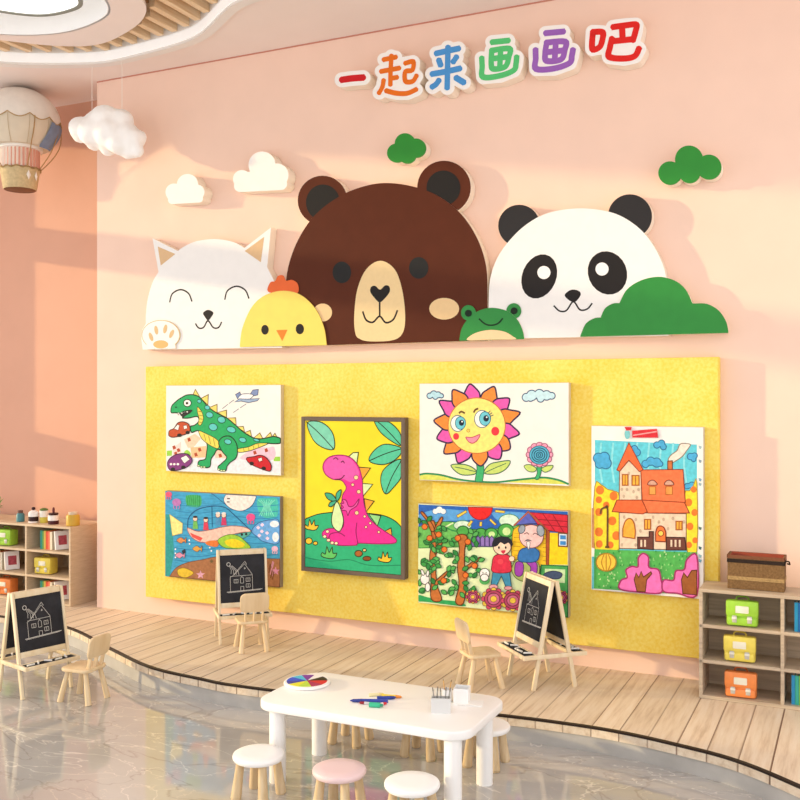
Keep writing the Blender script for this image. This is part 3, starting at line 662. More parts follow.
mb = MB(); mb.box((xa+fw_, Yf+.008, za+fw_), (xb-fw_, PY-.002, zb-fw_)); mb.build('picture_sheet', M('f1da22', .55, .05, 5), t, smooth=False, label='yellow picture sheet')
d = Draw(295, 410, .225, Yf+.0075, var=.07); d.lwk = 1.4; d.clip = (xa+fw_, xb-fw_, za+fw_, zb-fw_)
LN = '1f2f1c'
d.el('hill_drawing', t, 'green hill with small plants and stones')
d.fill([(42, 486)]+cat([(42, 486), (100, 464), (170, 455), (260, 455), (380, 466), (440, 490), (474, 522)], 5, False)+[(474, 760), (42, 730)], '2fb27c', LN, 3)
d.line([(42, 655), (150, 672), (240, 665), (330, 690), (470, 690)], '1f8a60', 3)
for cx, cy, r, c_ in ((74, 525, 30, 'f0c436'), (152, 650, 34, '62c466'), (400, 668, 30, 'f0c436')):
    d.curve([(cx-r, cy), (cx-r*.9, cy-r*.5), (cx-r*.5, cy-r*.3), (cx-r*.3, cy-r*1.3), (cx, cy-r*.5), (cx+r*.4, cy-r*1.2), (cx+r*.5, cy-r*.4), (cx+r, cy-r*.4), (cx+r*.7, cy+r*.2), (cx, cy+r*.3)], c_, LN, 3, 3)
for cx, cy, a, b_, c_ in ((62, 582, 15, 14, 'f0c436'), (91, 592, 10, 8, 'f0c436'), (283, 638, 17, 14, 'a8622a'), (320, 660, 18, 10, '8a4a1c'), (309, 623, 8, 7, 'e8d080')): d.ell(cx, cy, a, b_, c_, LN, 3)
d.el('leaf_drawing', t, 'green leaf at the top left')
d.curve([(55, 58), (108, 52), (150, 78), (173, 120), (172, 174), (122, 166), (80, 130)], '7dd0b4', LN, 3); d.line([(50, 52), (110, 105), (172, 174)], LN, 3)
for lf, vn in (([(353, 42), (400, 46), (440, 70), (470, 110), (472, 158), (420, 132), (375, 92)], [(360, 44), (415, 95), (472, 158)]), ([(330, 226), (350, 182), (400, 152), (474, 168), (474, 190), (438, 226), (385, 243)], [(330, 226), (400, 195), (474, 172)]), ([(402, 373), (382, 322), (390, 272), (430, 235), (474, 222), (474, 292), (440, 342)], [(402, 373), (430, 300), (474, 222)])):
    d.el('leaf_drawing', t, 'green leaf at the top right'); d.curve(lf, '55c49c', LN, 3); d.line(vn, LN, 3)
d.el('dinosaur_drawing', t, 'pink dinosaur hugging a radish')
for q, c_ in (([(234, 212), (258, 190), (282, 188), (274, 246)], 'd8ecae'), ([(284, 254), (336, 258), (298, 312)], 'f0a436'), ([(298, 326), (346, 330), (302, 384)], 'd8ecae'), ([(308, 394), (352, 405), (316, 452)], 'f0a436'), ([(328, 462), (382, 470), (366, 516)], '92d488'), ([(394, 542), (427, 524), (432, 562)], 'f0a436')): d.fill(q, c_, LN, 3)
d.curve([(125, 262), (130, 232), (155, 208), (200, 200), (245, 210), (280, 246), (298, 302), (302, 362), (308, 420), (325, 470), (360, 510), (402, 540), (440, 565), (452, 582), (435, 593), (360, 595), (285, 592), (270, 601), (200, 602), (165, 592), (150, 572), (125, 562), (124, 542), (150, 527), (210, 524), (216, 480), (206, 440), (212, 380), (228, 350), (222, 330), (205, 312), (170, 308), (140, 290)], 'e52f96', '8a1a5a', 3)
d.curve([(130, 262), (134, 234), (157, 212), (200, 204), (242, 214), (272, 246), (285, 290), (250, 320), (215, 306), (170, 304), (142, 288)], 'e35cb0')
for cx, cy, r in ((272, 300, 10), (257, 332, 7), (284, 363, 9), (275, 457, 9), (310, 473, 6), (335, 503, 6), (316, 520, 6), (373, 542, 6)): d.ell(cx, cy, r, r, 'f6d49a', '8a1a5a', 2, n=14)
d.line([(172, 218), (182, 212), (192, 220)], '5a1030', 3); d.line([(206, 232), (214, 227), (220, 236)], '5a1030', 3); d.line([(180, 308), (205, 305), (220, 290)], '5a1030', 3)
d.line([(275, 502), (272, 545), (280, 592)], '8a1a5a', 3); d.line([(150, 572), (160, 550), (195, 545), (222, 560)], '8a1a5a', 3)
d.el('radish_drawing', t, 'pale green radish with leaves')
d.curve([(186, 405), (165, 470), (168, 515), (196, 540), (213, 512), (213, 470)], 'd5edb0', LN, 3)
for q in ([(186, 405), (150, 398), (134, 370), (165, 374)], [(186, 405), (184, 372), (205, 354), (202, 384)], [(186, 405), (165, 428), (150, 426), (160, 408)]): d.curve(q, '3fae8c', LN, 3)
d.el('arm_drawing', t, 'pink arm of the drawn dinosaur')
d.curve([(285, 395), (262, 425), (240, 428), (228, 402), (212, 398), (218, 414), (202, 415), (216, 432), (205, 445), (228, 448), (236, 468), (246, 446), (275, 425)], 'e85aac', '8a1a5a', 3)
d.el('toe_drawing', t, 'cream toes')
for cx, cy in ((133, 562), (145, 540), (166, 590), (184, 592), (150, 578)): d.ell(cx, cy, 8, 7, 'f3e6b4', '8a1a5a', 2, n=12)
d.flush()
# 4 smiling flower
t, d, _ = canvas('canvas_picture', 'white canvas of a large smiling sunflower, top right on the yellow board', (415, 375), .2, [(22, 40), (770, 40), (770, 552), (22, 530)], .07, M('f1ebe6', .7, .02), M('d6c8ae', .7, .03))
d.el('hill_drawing', t, 'yellow green hills')
top = cat([(25, 498), (60, 493), (130, 500), (210, 520), (290, 531), (400, 536), (480, 528), (570, 518), (650, 513), (720, 526), (766, 545)], 5, False)
d.fill(top+[(766, 547), (25, 527)], 'd6db62'); d.stroke(top, '2f8a58', 7)
def blob(cx, cy, parts, col, line, lw): d.fill(union_contour([(cx+a, cy+b_, r) for a, b_, r in parts], [], 0, 2.2), col, line, lw)
d.el('cloud_drawing', t, 'small blue cloud at the left'); blob(102, 102, ((-28, 2, 14), (-8, -6, 17), (14, -3, 15), (30, 2, 11), (0, 8, 12)), 'b4dbe8', '3a5a7a', 4)
d.el('cloud_drawing', t, 'larger blue cloud at the right'); blob(618, 106, ((-62, 6, 20), (-34, -4, 26), (4, -10, 24), (40, -4, 24), (66, -2, 17), (10, 12, 18), (-40, 12, 14)), 'c4e4ee', '3a5a7a', 4)
d.el('sunflower_drawing', t, 'smiling sunflower with pink and orange petals')
d.curve([(305, 420), (330, 440), (345, 460), (335, 536), (302, 533), (310, 470)], '3fb070', '2f6a50', 3)
d.curve([(180, 452), (235, 446), (280, 458), (308, 482), (290, 498), (225, 496)], 'c6da72', '2f6a50', 4); d.line([(200, 460), (250, 470), (305, 484)], '2f6a50', 3)
d.curve([(345, 490), (372, 448), (420, 434), (476, 430), (455, 470), (405, 494)], 'c6da72', '2f6a50', 4); d.line([(350, 488), (400, 465), (455, 442)], '2f6a50', 3)
cx, cy = 309, 253
for i, (x, y) in enumerate(((275, 45), (396, 58), (472, 118), (526, 188), (522, 294), (475, 370), (424, 420), (330, 455), (216, 440), (146, 392), (110, 318), (95, 228), (122, 130), (190, 74))):
    v = Vector((x-cx, y-cy)); u_ = v.normalized(); w_ = Vector((-u_.y, u_.x)); L0 = v.length
    g = lambda a, b_: (cx+u_.x*a+w_.x*b_, cy+u_.y*a+w_.y*b_)
    d.curve([g(125, -30), g(155, -40), g(182, -27), g(L0, 0), g(182, 27), g(155, 40), g(125, 30)], 'e35bb0' if i in (0, 2, 4, 6, 8, 10, 12) else 'f08c3c', '33284a', 6, 4)
d.ell(cx, cy, 143, 139, 'f1e27c', 'c8743a', 4, n=44)
for ex, ey, s_ in ((218, 242, 1), (340, 220, 1.08)):
    d.ell(ex-4*s_, ey, 35*s_, 40*s_, 'f6f4ee', '3a5a7a', 3); d.ell(ex+10*s_, ey-2, 26*s_, 32*s_, '6cc4d4', '2f6a80', 3); d.ell(ex+15*s_, ey-3, 13*s_, 15*s_, '1f2a3a'); d.ell(ex+18*s_, ey-9, 4, 4, 'ffffff', n=10)
d.line([(222, 190), (232, 183), (248, 190)], '6a4a2a', 7); d.line([(295, 186), (302, 174), (315, 168)], '6a4a2a', 7)
for a in ((368, 190, 376, 180), (374, 198, 386, 188), (378, 206, 392, 200)): d.stroke([(a[0], a[1]), (a[2], a[3])], '2f3a5a', 3)
d.ell(206, 307, 15, 17, 'e23a44'); d.ell(402, 281, 20, 22, 'e23a44'); d.ell(267, 278, 8, 8, 'f0c860', 'a88a3a', 2, n=12)
d.curve([(255, 311), (285, 312), (325, 298), (312, 326), (290, 341), (270, 334)], 'f190a8', 'b03a50', 3)
d.el('flower_drawing', t, 'small blue flower with pink petals')
d.curve([(610, 445), (633, 455), (630, 490), (618, 520), (600, 518), (612, 490)], '3fb070', '2f6a50', 3)
d.curve([(546, 455), (575, 448), (608, 468), (595, 484), (565, 480)], 'c6da72', '2f6a50', 3); d.curve([(632, 470), (655, 456), (690, 452), (680, 474), (650, 486)], 'c6da72', '2f6a50', 3)
for k in range(12): a = k*math.pi/6; d.ell(623+50*math.cos(a), 398+46*math.sin(a), 17, 16, 'ec9cb8', '9a4a6a', 3, n=14)
d.ell(623, 400, 50, 46, '58b4d2', '24566e', 3, n=32)
for r in (38, 27, 16, 7): d.stroke(ell(623, 400, r, r*.93, 0, 26), '24566e', 4, True)
d.flush()
# 5 orchard and old man
t, d, _ = canvas('canvas_picture', 'colourful drawing of a boy and an old man by fruit trees on the yellow board', (415, 497), .2, [(15, 33), (768, 68), (768, 612), (15, 522)], .07, M('dcebb8', .7, .05), M('b8a890', .7, .05))
d.var = .14
d.el('sky_drawing', t, 'blue sky with red sun and hills')
d.fill([(18, 37), (764, 72), (764, 190), (500, 170), (300, 170), (18, 160)], '2b62b8')
for q in ([(18, 90), (120, 60), (250, 68), (330, 66), (300, 110), (150, 120), (18, 130)], [(390, 75), (520, 76), (560, 90), (500, 130), (420, 120)]): d.curve(q, '5aa0dc')
d.fill([(18, 255)]+cat([(18, 150), (90, 128), (200, 126), (280, 160), (400, 160), (520, 140)], 5, False)+[(520, 250), (300, 248)], '6cba5c', '2f7a3a', 3)
for cx, cy, a, b_ in ((238, 142, 44, 24), (470, 118, 50, 32)): d.ell(cx, cy, a, b_, 'd4ebd4', '3a8a6a', 3)
d.line([(150, 150), (200, 170), (260, 160)], '2f8a4a', 5); d.line([(60, 140), (120, 160), (190, 130)], 'dcebb8', 5)
d.fill([(266, 50)]+ell(327, 54, 60, 60, 0, 20, 0, 180)[::-1][::-1]+[(266, 52)], 'e22626', '8a1616', 3)
for q in ([(208, 92), (255, 66), (260, 76), (214, 104)], [(262, 140), (280, 116), (290, 122), (272, 148)], [(322, 145), (324, 124), (336, 124), (334, 146)], [(378, 108), (408, 136), (400, 142), (372, 116)], [(402, 64), (450, 70), (448, 80), (402, 76)]): d.fill(q, 'f0cf50', '7a5a20', 2)
blob(122, 68, ((-20, 4, 14), (0, -4, 17), (20, 4, 14)), 'eef2f4', '5a80a8', 2)
d.el('fence_drawing', t, 'purple fence and bushes')
for cx, cy, r in ((330, 180, 28), (382, 182, 32), (455, 168, 40), (240, 170, 30)): d.ell(cx, cy, r, r*.85, '4fa84a', '24602a', 4)
d.ell(384, 186, 16, 14, 'cde8a0'); d.ell(458, 172, 20, 20, 'cde8a0')
for k in range(5): d.fill([(282+k*23, 205), (292+k*23, 194), (302+k*23, 206), (302+k*23, 248), (282+k*23, 246)], '8d74ba', '4a3a72', 3)
d.el('house_drawing', t, 'yellow brick house with red roof')
d.curve([(488, 190), (510, 150), (560, 140), (650, 150), (664, 200), (664, 338), (500, 330)], 'f0c028', '8a6a20', 3)
for k in range(7):
    y = 180+k*22; d.stroke([(494, y), (526, y+2)], 'a88020', 2); d.stroke([(640, y+6), (662, y+8)], 'a88020', 2)
d.fill([(672, 178), (764, 182), (764, 338), (668, 338)], 'f2cf1e'); d.fill([(655, 165), (674, 170), (670, 340), (656, 340)], 'a8502a', '5a2a14', 2)
d.fill([(565, 76), (764, 90), (764, 182), (660, 166), (606, 132)], 'd02a3c', '6a1420', 3)
for a, b_ in (((600, 95), (655, 160)), ((640, 84), (700, 170)), ((690, 88), (745, 178)), ((590, 110), (764, 122)), ((620, 136), (764, 150))): d.stroke([a, b_], '8a1626', 3)
d.fill([(496, 140), (566, 74), (610, 132), (566, 134)], '5a64bc', '33386a', 3); d.stroke([(496, 142), (567, 74), (664, 166)], 'a85a3a', 6)
d.fill([(718, 180), (762, 183), (762, 248), (718, 245)], 'd8e8f2', '7a4a28', 5); d.fill([(726, 190), (755, 192), (755, 212), (726, 211)], '3f86c8'); d.fill([(726, 220), (755, 221), (755, 240), (726, 239)], '3f86c8')
d.el('lawn_drawing', t, 'green garden corner')
d.fill([(632, 340), (764, 345), (764, 604), (640, 588), (625, 400)], '4fa85a', '1f6a3a', 4); d.fill([(650, 358), (752, 362), (750, 430), (650, 420)], 'cde8b4'); d.curve([(645, 385), (690, 370), (735, 382), (720, 408), (660, 405)], '4a5a7a', '2a2a4a', 3)
d.el('grass_drawing', t, 'strip of grass'); d.curve([(18, 520), (18, 490), (60, 500), (120, 512), (200, 520), (240, 530), (240, 546), (60, 524)], '2fa05a')
def tree(nm, trunk, leaves, fruits):
    d.el(nm, t)
    for b_ in trunk: d.curve(b_, 'bf6f34', '5a2e14', 4, 4)
    for x, y, a in leaves:
        r = math.radians(a); L_ = 34; d.curve([(x, y), (x+L_*.5*math.cos(r)-11*math.sin(r), y+L_*.5*math.sin(r)+11*math.cos(r)), (x+L_*math.cos(r), y+L_*math.sin(r)), (x+L_*.5*math.cos(r)+11*math.sin(r), y+L_*.5*math.sin(r)-11*math.cos(r))], random.choice(['3f9a48', '58b058', '2f8440']), '1f5a2c', 3, 3)
    for x, y in fruits: d.ell(x, y, 14, 14, 'e8782e', '8a3a14', 3, n=14)
random.seed(3)
lv = [(random.uniform(24, 150), random.uniform(110, 470), random.uniform(0, 360)) for _ in range(44)]
tree('tree_drawing', [[(76, 130), (100, 128), (106, 250), (104, 350), (112, 440), (134, 514), (82, 510), (82, 400), (74, 300), (86, 210)], [(30, 80), (44, 78), (90, 140), (96, 170), (80, 168), (60, 120)], [(128, 104), (140, 108), (118, 160), (104, 190), (98, 160)], [(104, 420), (160, 370), (190, 345), (192, 354), (150, 396), (110, 440)], [(100, 260), (134, 214), (142, 220), (106, 284)]], lv, [(50, 148), (120, 187), (148, 262), (145, 417), (75, 205)])
lv = [(random.uniform(165, 320), random.uniform(180, 500), random.uniform(0, 360)) for _ in range(36)]
tree('tree_drawing', [[(216, 192), (262, 196), (250, 260), (250, 350), (262, 400), (244, 530), (204, 524), (222, 440), (214, 350), (224, 260)], [(252, 350), (310, 310), (330, 300), (330, 310), (290, 340), (252, 372)]], lv, [(216, 205), (266, 223), (300, 343), (255, 390)])
d.el('rabbit_drawing', t, 'white rabbit'); d.ell(52, 410, 22, 26, 'f0ece8', '5a5a5a', 3); d.ell(40, 376, 7, 16, 'f0ece8', '5a5a5a', 3, -20); d.ell(66, 382, 7, 16, 'f0ece8', '5a5a5a', 3, 10); d.ell(66, 450, 12, 22, 'f0ece8', '5a5a5a', 3)
d.el('dog_drawing', t, 'small white dog'); d.ell(350, 415, 26, 22, '4fa85a'); d.ell(350, 382, 25, 26, 'f2f0ee', '4a4a4a', 3); d.ell(350, 402, 20, 18, 'f2f0ee', '4a4a4a', 3); d.ell(342, 378, 3, 3, '222222', n=8); d.ell(358, 378, 3, 3, '222222', n=8)
d.el('boy_drawing', t, 'boy in a red jumper')
d.fill([(392, 370), (474, 370), (484, 446), (456, 448), (434, 394), (408, 446), (382, 440)], '3f90b4', '1f4a64', 3); d.ell(394, 448, 22, 12, 'e0a0a8', '5a3a3a', 2); d.ell(468, 454, 20, 10, 'e0a0a8', '5a3a3a', 2)
d.curve([(398, 296), (430, 284), (472, 292), (482, 330), (478, 374), (392, 374), (388, 330)], 'd6304a', '6a1424', 3); d.ell(430, 322, 14, 13, 'f04a5a'); d.ell(486, 308, 14, 14, 'f5d2b8', '5a3a3a', 2)
d.ell(438, 250, 44, 38, 'f6d2b8', '5a3a3a', 3); d.curve([(388, 246), (396, 212), (430, 196), (470, 202), (490, 226), (486, 246), (470, 228), (450, 236), (430, 226), (412, 244)], '22232e'); d.ell(422, 252, 5, 7, '222222', n=10); d.ell(456, 252, 5, 7, '222222', n=10); d.curve([(432, 268), (456, 266), (444, 284)], 'c8304a')
d.el('old_man_drawing', t, 'old man in a blue top')
d.ell(556, 360, 70, 62, 'a8b86a', '5a6a3a', 3); d.curve([(505, 330), (530, 322), (545, 340), (540, 384), (520, 396), (502, 380)], 'a244b4', '4a1c5a', 3); d.curve([(560, 325), (600, 322), (614, 345), (606, 396), (580, 384), (580, 350)], 'a244b4', '4a1c5a', 3)
d.curve([(526, 268), (560, 252), (600, 254), (624, 276), (612, 318), (560, 326), (518, 314)], '3572b4', '1c3a6a', 3)
d.ell(584, 196, 60, 58, 'eec3c0', '7a4a4a', 3, n=30); d.ell(536, 160, 16, 22, '9aa4b0', '4a525c', 3, 20); d.ell(630, 168, 18, 28, '9aa4b0', '4a525c', 3, -10)
d.line([(548, 184), (562, 178), (572, 186)], '5a3a3a', 3); d.line([(592, 186), (604, 180), (616, 188)], '5a3a3a', 3); d.curve([(548, 222), (566, 210), (588, 220), (568, 218)], '5a5a64'); d.curve([(560, 226), (578, 226), (570, 262)], 'e4e0e0', '5a5a64', 2)
for cx, cy, r in ((292, 498, 30), (396, 508, 50), (492, 516, 48), (735, 500, 30)):
    d.el('flower_drawing', t, 'red and yellow flower')
    for k in range(12): a = k*math.pi/6; d.ell(cx+r*math.cos(a), cy+r*.9*math.sin(a), r*.26, r*.26, 'e0c048' if k % 2 else 'c8486a', '6a2a3a', 2, n=10)
    d.ell(cx, cy, r*.92, r*.85, 'b24668', '5a1c34', 3); d.ell(cx, cy, r*.62, r*.58, 'c86a8a', '5a1c34', 3); d.ell(cx, cy, r*.32, r*.3, 'ecc84a', '8a5a20', 2)
d.flush()
# 6 house picture
t, d, (xa, xb, za, zb, Yf6) = canvas('canvas_picture', 'tall drawing of an orange-roofed house with pink trees, rightmost on the yellow board', (585, 420), .23125, [(27, 25), (513, 30), (513, 775), (27, 735)], .07, M('f3eee8', .7, .03), M('cfc4b4', .7, .1, 20))
d.var = .13
d.el('sky_drawing', t, 'turquoise sky with blue clouds')
d.fill([(43, 86), (484, 106), (486, 575), (42, 562)], '62cbdc')
for k in range(8): d.line([(70+k*52, 100), (64+k*52, 190), (74+k*52, 270)], '8edde6', 6)
for cx, cy, pp in ((76, 175, ((-18, -10, 22), (8, -14, 22), (14, 12, 24), (-12, 14, 20))), (290, 186, ((-28, 4, 16), (-6, -8, 18), (20, -2, 20), (36, 4, 11))), (325, 108, ((-14, 0, 14), (6, -8, 14), (14, 8, 13))), (218, 132, ((-4, -8, 14), (6, 8, 16))), (464, 158, ((-8, 0, 14), (10, -4, 12), (6, 12, 10))), (456, 282, ((-14, 4, 12), (6, 0, 14)))): blob(cx, cy, pp, '4dabda', '2f6a94', 3)
d.el('smoke_drawing', t, 'grey chimney smoke'); d.curve([(360, 172), (372, 152), (398, 132), (412, 104), (440, 102), (456, 108), (440, 132), (420, 158), (384, 182), (372, 186)], 'eae0d2', '8a7a6a', 3)
d.el('bush_drawing', t, 'yellow spotted bush at the left'); L6 = [(43, 288), (70, 280), (98, 300), (128, 308), (150, 340), (150, 556), (43, 556)]; d.curve(L6, 'f4da38', 'a88a28', 3, 3)
for x, y, r in ((65, 303, 18), (60, 345, 14), (124, 328, 18), (92, 368, 14), (60, 398, 16), (118, 436, 18), (60, 484, 18), (136, 500, 18), (62, 536, 15), (110, 540, 14)): d.ell(x, y, r, r*1.1, 'ea7a30', n=16)
d.el('bush_drawing', t, 'yellow spotted bush at the right'); d.curve([(430, 330), (452, 306), (468, 286), (484, 272), (484, 566), (442, 566)], 'f4da38', 'a88a28', 3, 3)
for x, y, r in ((470, 300, 13), (448, 356, 16), (474, 400, 14), (454, 460, 15), (476, 520, 12), (450, 540, 13)): d.ell(x, y, r, r*1.1, 'ea7a30', n=16)
d.el('house_drawing', t, 'house with orange roofs and stone walls')
d.fill([(358, 178), (378, 176), (378, 236), (358, 236)], 'c8703c', '6a3a20', 3)
d.fill([(148, 400), (438, 405), (438, 562), (148, 555)], 'e8cfb4', '7a5a44', 3)
d.fill([(150, 214), (190, 176), (242, 222), (246, 350), (148, 346)], 'e8cfb4', '7a5a44', 3)
for x, y in ((168, 330), (210, 310), (225, 335), (160, 300), (182, 300), (232, 300), (190, 230), (170, 420), (220, 430), (240, 480), (295, 420), (340, 430), (380, 425), (428, 440), (360, 470), (320, 440), (160, 540), (220, 540)): d.ell(x, y, 6, 8, 'c4ab92', n=10)
d.fill([(242, 216), (424, 214), (434, 356), (248, 352)], 'f0784a', '8a3a20', 3); d.fill([(190, 98), (252, 216), (236, 223), (190, 174), (150, 222), (138, 216)], 'ee6c3c', '8a3a20', 3)
d.fill([(138, 346), (246, 346), (272, 396), (250, 406), (118, 396)], 'ee6c3c', '8a3a20', 3); d.fill([(248, 346), (430, 356), (452, 402), (272, 402)], 'f0784a', '8a3a20', 3)
for x0, y0, x1, y1 in ((162, 236, 186, 282), (204, 240, 234, 282), (258, 430, 284, 472), (394, 438, 420, 474)): d.rect(x0, y0, x1, y1, 'f2ae40', 'a8602a', 4); d.stroke([((x0+x1)/2, y0), ((x0+x1)/2, y1)], 'a8602a', 3)
for cx in (292, 364): d.curve([(cx-20, 280), (cx-10, 262), (cx+8, 262), (cx+20, 280)], 'd0a08a', '7a3a2a', 3); d.fill([(cx-14, 288), (cx+14, 288), (cx+14, 322), (cx-14, 322)], 'f0a050', 'b86a30', 3)
d.fill([(164, 505)]+cat([(164, 470), (176, 436), (196, 426), (212, 444), (218, 480)], 5, False)+[(216, 512)], 'f2ae40', 'a8602a', 4); d.fill([(306, 524)]+cat([(306, 486), (314, 464), (328, 458), (342, 466), (350, 486)], 5, False)+[(350, 526)], 'ee7a3c', '8a3a20', 4); d.ell(328, 490, 12, 12, 'f2ce60', '8a3a20', 3)
d.el('fence_drawing', t, 'dark brown fence'); d.fill([(228, 506), (278, 506), (278, 482), (296, 482), (296, 560), (228, 556)], '6e4036', '3a1c18', 3)
for x in (240, 256): d.rect(x, 518, x+8, 548, 'e8cfb4')
d.el('fence_drawing', t, 'dark brown fence'); d.fill([(352, 506), (432, 508), (438, 562), (352, 562)], '6e4036', '3a1c18', 3)
for x in (370, 388, 406): d.rect(x, 518, x+8, 548, 'e8cfb4')
d.el('street_lamp_drawing', t); d.line([(68, 404), (72, 386), (88, 378), (98, 388), (97, 548)], '6a4a2a', 6); d.fill([(88, 544), (104, 544), (106, 554), (86, 554)], '6a4a2a')
d.el('lawn_drawing', t, 'green lawn'); d.fill([(42, 558), (150, 562), (300, 566), (486, 572), (486, 758), (34, 728)], '56b257')
for k in range(160): x, y = random.uniform(46, 480), random.uniform(570, 728); d.fill([(x, y), (x+5, y-9), (x+8, y)], random.choice(['2f8f42', '8fd07c', 'bfe0a0']))
d.el('pumpkin_drawing', t, 'yellow pumpkin'); d.ell(93, 614, 43, 38, 'f2c546', 'a8802a', 4)
for k in (-20, 0, 20): d.line([(93+k*.4, 578), (93+k, 614), (93+k*.4, 650)], 'b8882a', 4)
for pk, tr_ in (([(152, 730), (158, 692), (184, 680), (178, 648), (204, 632), (230, 634), (232, 596), (252, 576), (275, 592), (278, 636), (318, 646), (330, 690), (336, 720), (324, 748), (240, 744)], [(214, 690), (222, 660), (234, 680), (244, 654), (254, 678), (286, 655), (290, 664), (268, 690), (262, 742), (226, 740)]), ([(334, 712), (346, 690), (384, 692), (394, 652), (430, 646), (442, 602), (484, 586), (484, 757), (400, 748), (344, 742)], [(418, 690), (428, 660), (444, 680), (462, 650), (484, 648), (484, 755), (424, 750)])):
    d.el('tree_drawing', t, 'pink tree'); d.curve(pk, 'ee74bc', 'a03468', 5, 4); d.fill(tr_, '9c5c30', '5a2e14', 3)
d.el('tape', t, 'red paper scrap along the top'); d.fill([(205, 46), (312, 38), (318, 76), (206, 76)], 'd6303a'); d.stroke([(210, 66), (310, 50)], 'f0a0a0', 4); d.el('tape', t, 'teal paper scrap'); d.curve([(172, 60), (178, 44), (194, 50), (192, 78), (178, 80)], '7cc4c8'); d.el('tape', t, 'small red paper scrap'); d.fill([(172, 30), (204, 30), (200, 44), (180, 46)], 'd6303a')
d.el('margin_marks', t, 'paint smudges on the margins'); d.buf['kind'] = 'stuff'
for y, c_ in ((110, '9ab8c0'), (170, '88a0b0'), (250, '7aa0b8'), (270, '9ab8c0'), (460, '5a7a70'), (545, '3a6a70'), (580, '8ab0b8'), (600, '6a9ab0')): d.fill([(492, y), (506, y+4), (502, y+16), (494, y+12)], c_)
d.fill([(31, 380), (41, 380), (41, 555), (31, 550)], 'c08a60'); d.fill([(31, 590), (41, 590), (40, 730), (31, 728)], '62b8c8')
d.flush()
# ------------------------------------------------------------------ easels
BLK = M('26262a', .75, .12, 7, .2, hex2='33343a'); CHK = M('c4c1bb', .9, .15, 60); CHALKM = M('efece6', .9, .03)
EW, ES, EH = .52, .40, .92
def make_easel(label, loc, rz, rear=True):
    t = thing('chalkboard_easel', label, 'easel', loc, rz)
    def pt(sx, side, z):      # side -1 front, +1 rear, on the leaning frame
        k = z/EH; return Vector((sx*(EW/2-.018), side*(ES/2*(1-k)+.02*k), z))
    for side in (-1, 1):
        for sx in (-1, 1):
            mb = MB(); mb.bar(pt(sx, side, 0), pt(sx, side, EH), .036, .024, (sx, 0, 0), 0, .003); mb.build('leg', PALE, t, True)
        for z, nm in ((EH-.025, 'top_rail'), (.375, 'bottom_rail')):
            mb = MB(); mb.bar(pt(-1, side, z)+Vector((.018, 0, 0)), pt(1, side, z)-Vector((.018, 0, 0)), .022, .05, pt(1, side, EH)-pt(1, side, 0), 0, .003); mb.build(nm, PALE, t, True)
        a, b_ = pt(-1, side, .395), pt(1, side, .395); c, d_ = pt(1, side, EH-.045), pt(-1, side, EH-.045)
        nrm = (b_-a).cross(d_-a).normalized()*(.005); ix = Vector((.015, 0, 0))
        q = [a+ix, b_-ix, c-ix, d_+ix]
        v = [p+nrm for p in q]+[p-nrm for p in q]
        bd = mesh_obj('chalkboard', v, [(0, 1, 2, 3), (7, 6, 5, 4), (0, 4, 5, 1), (1, 5, 6, 2), (2, 6, 7, 3), (3, 7, 4, 0)], BLK, t, local=True)
        if side == -1:   # chalk house: u,v over the board face
            out = nrm.normalized()*(-1 if nrm.y > 0 else 1)*.006
            vv, ff = [], []
            def seg(pts, w):
                for (u1, v1), (u2, v2) in zip(pts, pts[1:]):
                    A = q[0]+(q[1]-q[0])*u1+(q[3]-q[0])*v1+out; B = q[0]+(q[1]-q[0])*u2+(q[3]-q[0])*v2+out
                    dd = (B-A).normalized(); nn = dd.cross(out).normalized()*w/2; k = len(vv)
                    vv.extend([A+nn, A-nn, B-nn, B+nn]); ff.append((k, k+1, k+2, k+3))
            W = .0042
            seg([(.14, .23), (.94, .26)], .007); seg([(.16, .215), (.90, .245)], .004)
            seg([(.22, .24), (.22, .53), (.30, .57), (.55, .80), (.72, .57), (.72, .26)], W); seg([(.22, .55), (.72, .56)], W)
            seg([(.30, .58), (.56, .85), (.60, .78)], W)
            for cx, cy in ((.35, .44), (.62, .46), (.62, .34)): seg([(cx-.045, cy-.03), (cx-.045, cy+.04), (cx+.045, cy+.04), (cx+.045, cy-.03), (cx-.045, cy-.03)], W); seg([(cx, cy-.03), (cx, cy+.04)], W)
            seg([(.45, .40), (.45, .50), (.48, .54), (.52, .50), (.52, .40), (.45, .40)], W); seg([(.45, .24), (.45, .33), (.52, .33), (.52, .25)], W)
            seg([(.19+.04*math.cos(x*.7), .80+.04*math.sin(x*.7)) for x in range(10)], .006)
            for k in range(4): seg([(.21+k*.02, .77-k*.0), (.25+k*.05, .68-k*.01), (.24+k*.06, .60-k*.01)], W)
            seg([(.55, .72), (.57, .70), (.54, .69), (.55, .72)], W)
            mesh_obj('chalk_drawing', vv, ff, CHK, bd, local=True, label='white chalk drawing of a house')
    # shelf frame with two black trays
    zt = .27; y0 = ES/2*(1-zt/EH)
    for sx in (-1, 1):
        mb = MB(); mb.box((sx*EW/2-.011, -y0-.16, zt), (sx*EW/2+.011, y0+(.16 if rear else .01), zt+.036), bev=.002); mb.build('side_bar', PALE, t, True)
    for side in ((-1, 1) if rear else (-1,)):
        a, b_ = sorted((side*(y0+.03), side*(y0+.15)))
        for yy in (a, b_):
            mb = MB(); mb.box((-EW/2+.012, yy-.009, zt), (EW/2-.012, yy+.009, zt+.034), bev=.002); mb.build('tray_bar', PALE, t, True)
        mb = MB(); mb.box((-EW/2+.014, a+.009, zt+.006), (EW/2-.014, b_-.009, zt+.029)); mb.build('tray_bottom', BLK, t, True, label='black tray bottom')
    return t, zt, y0
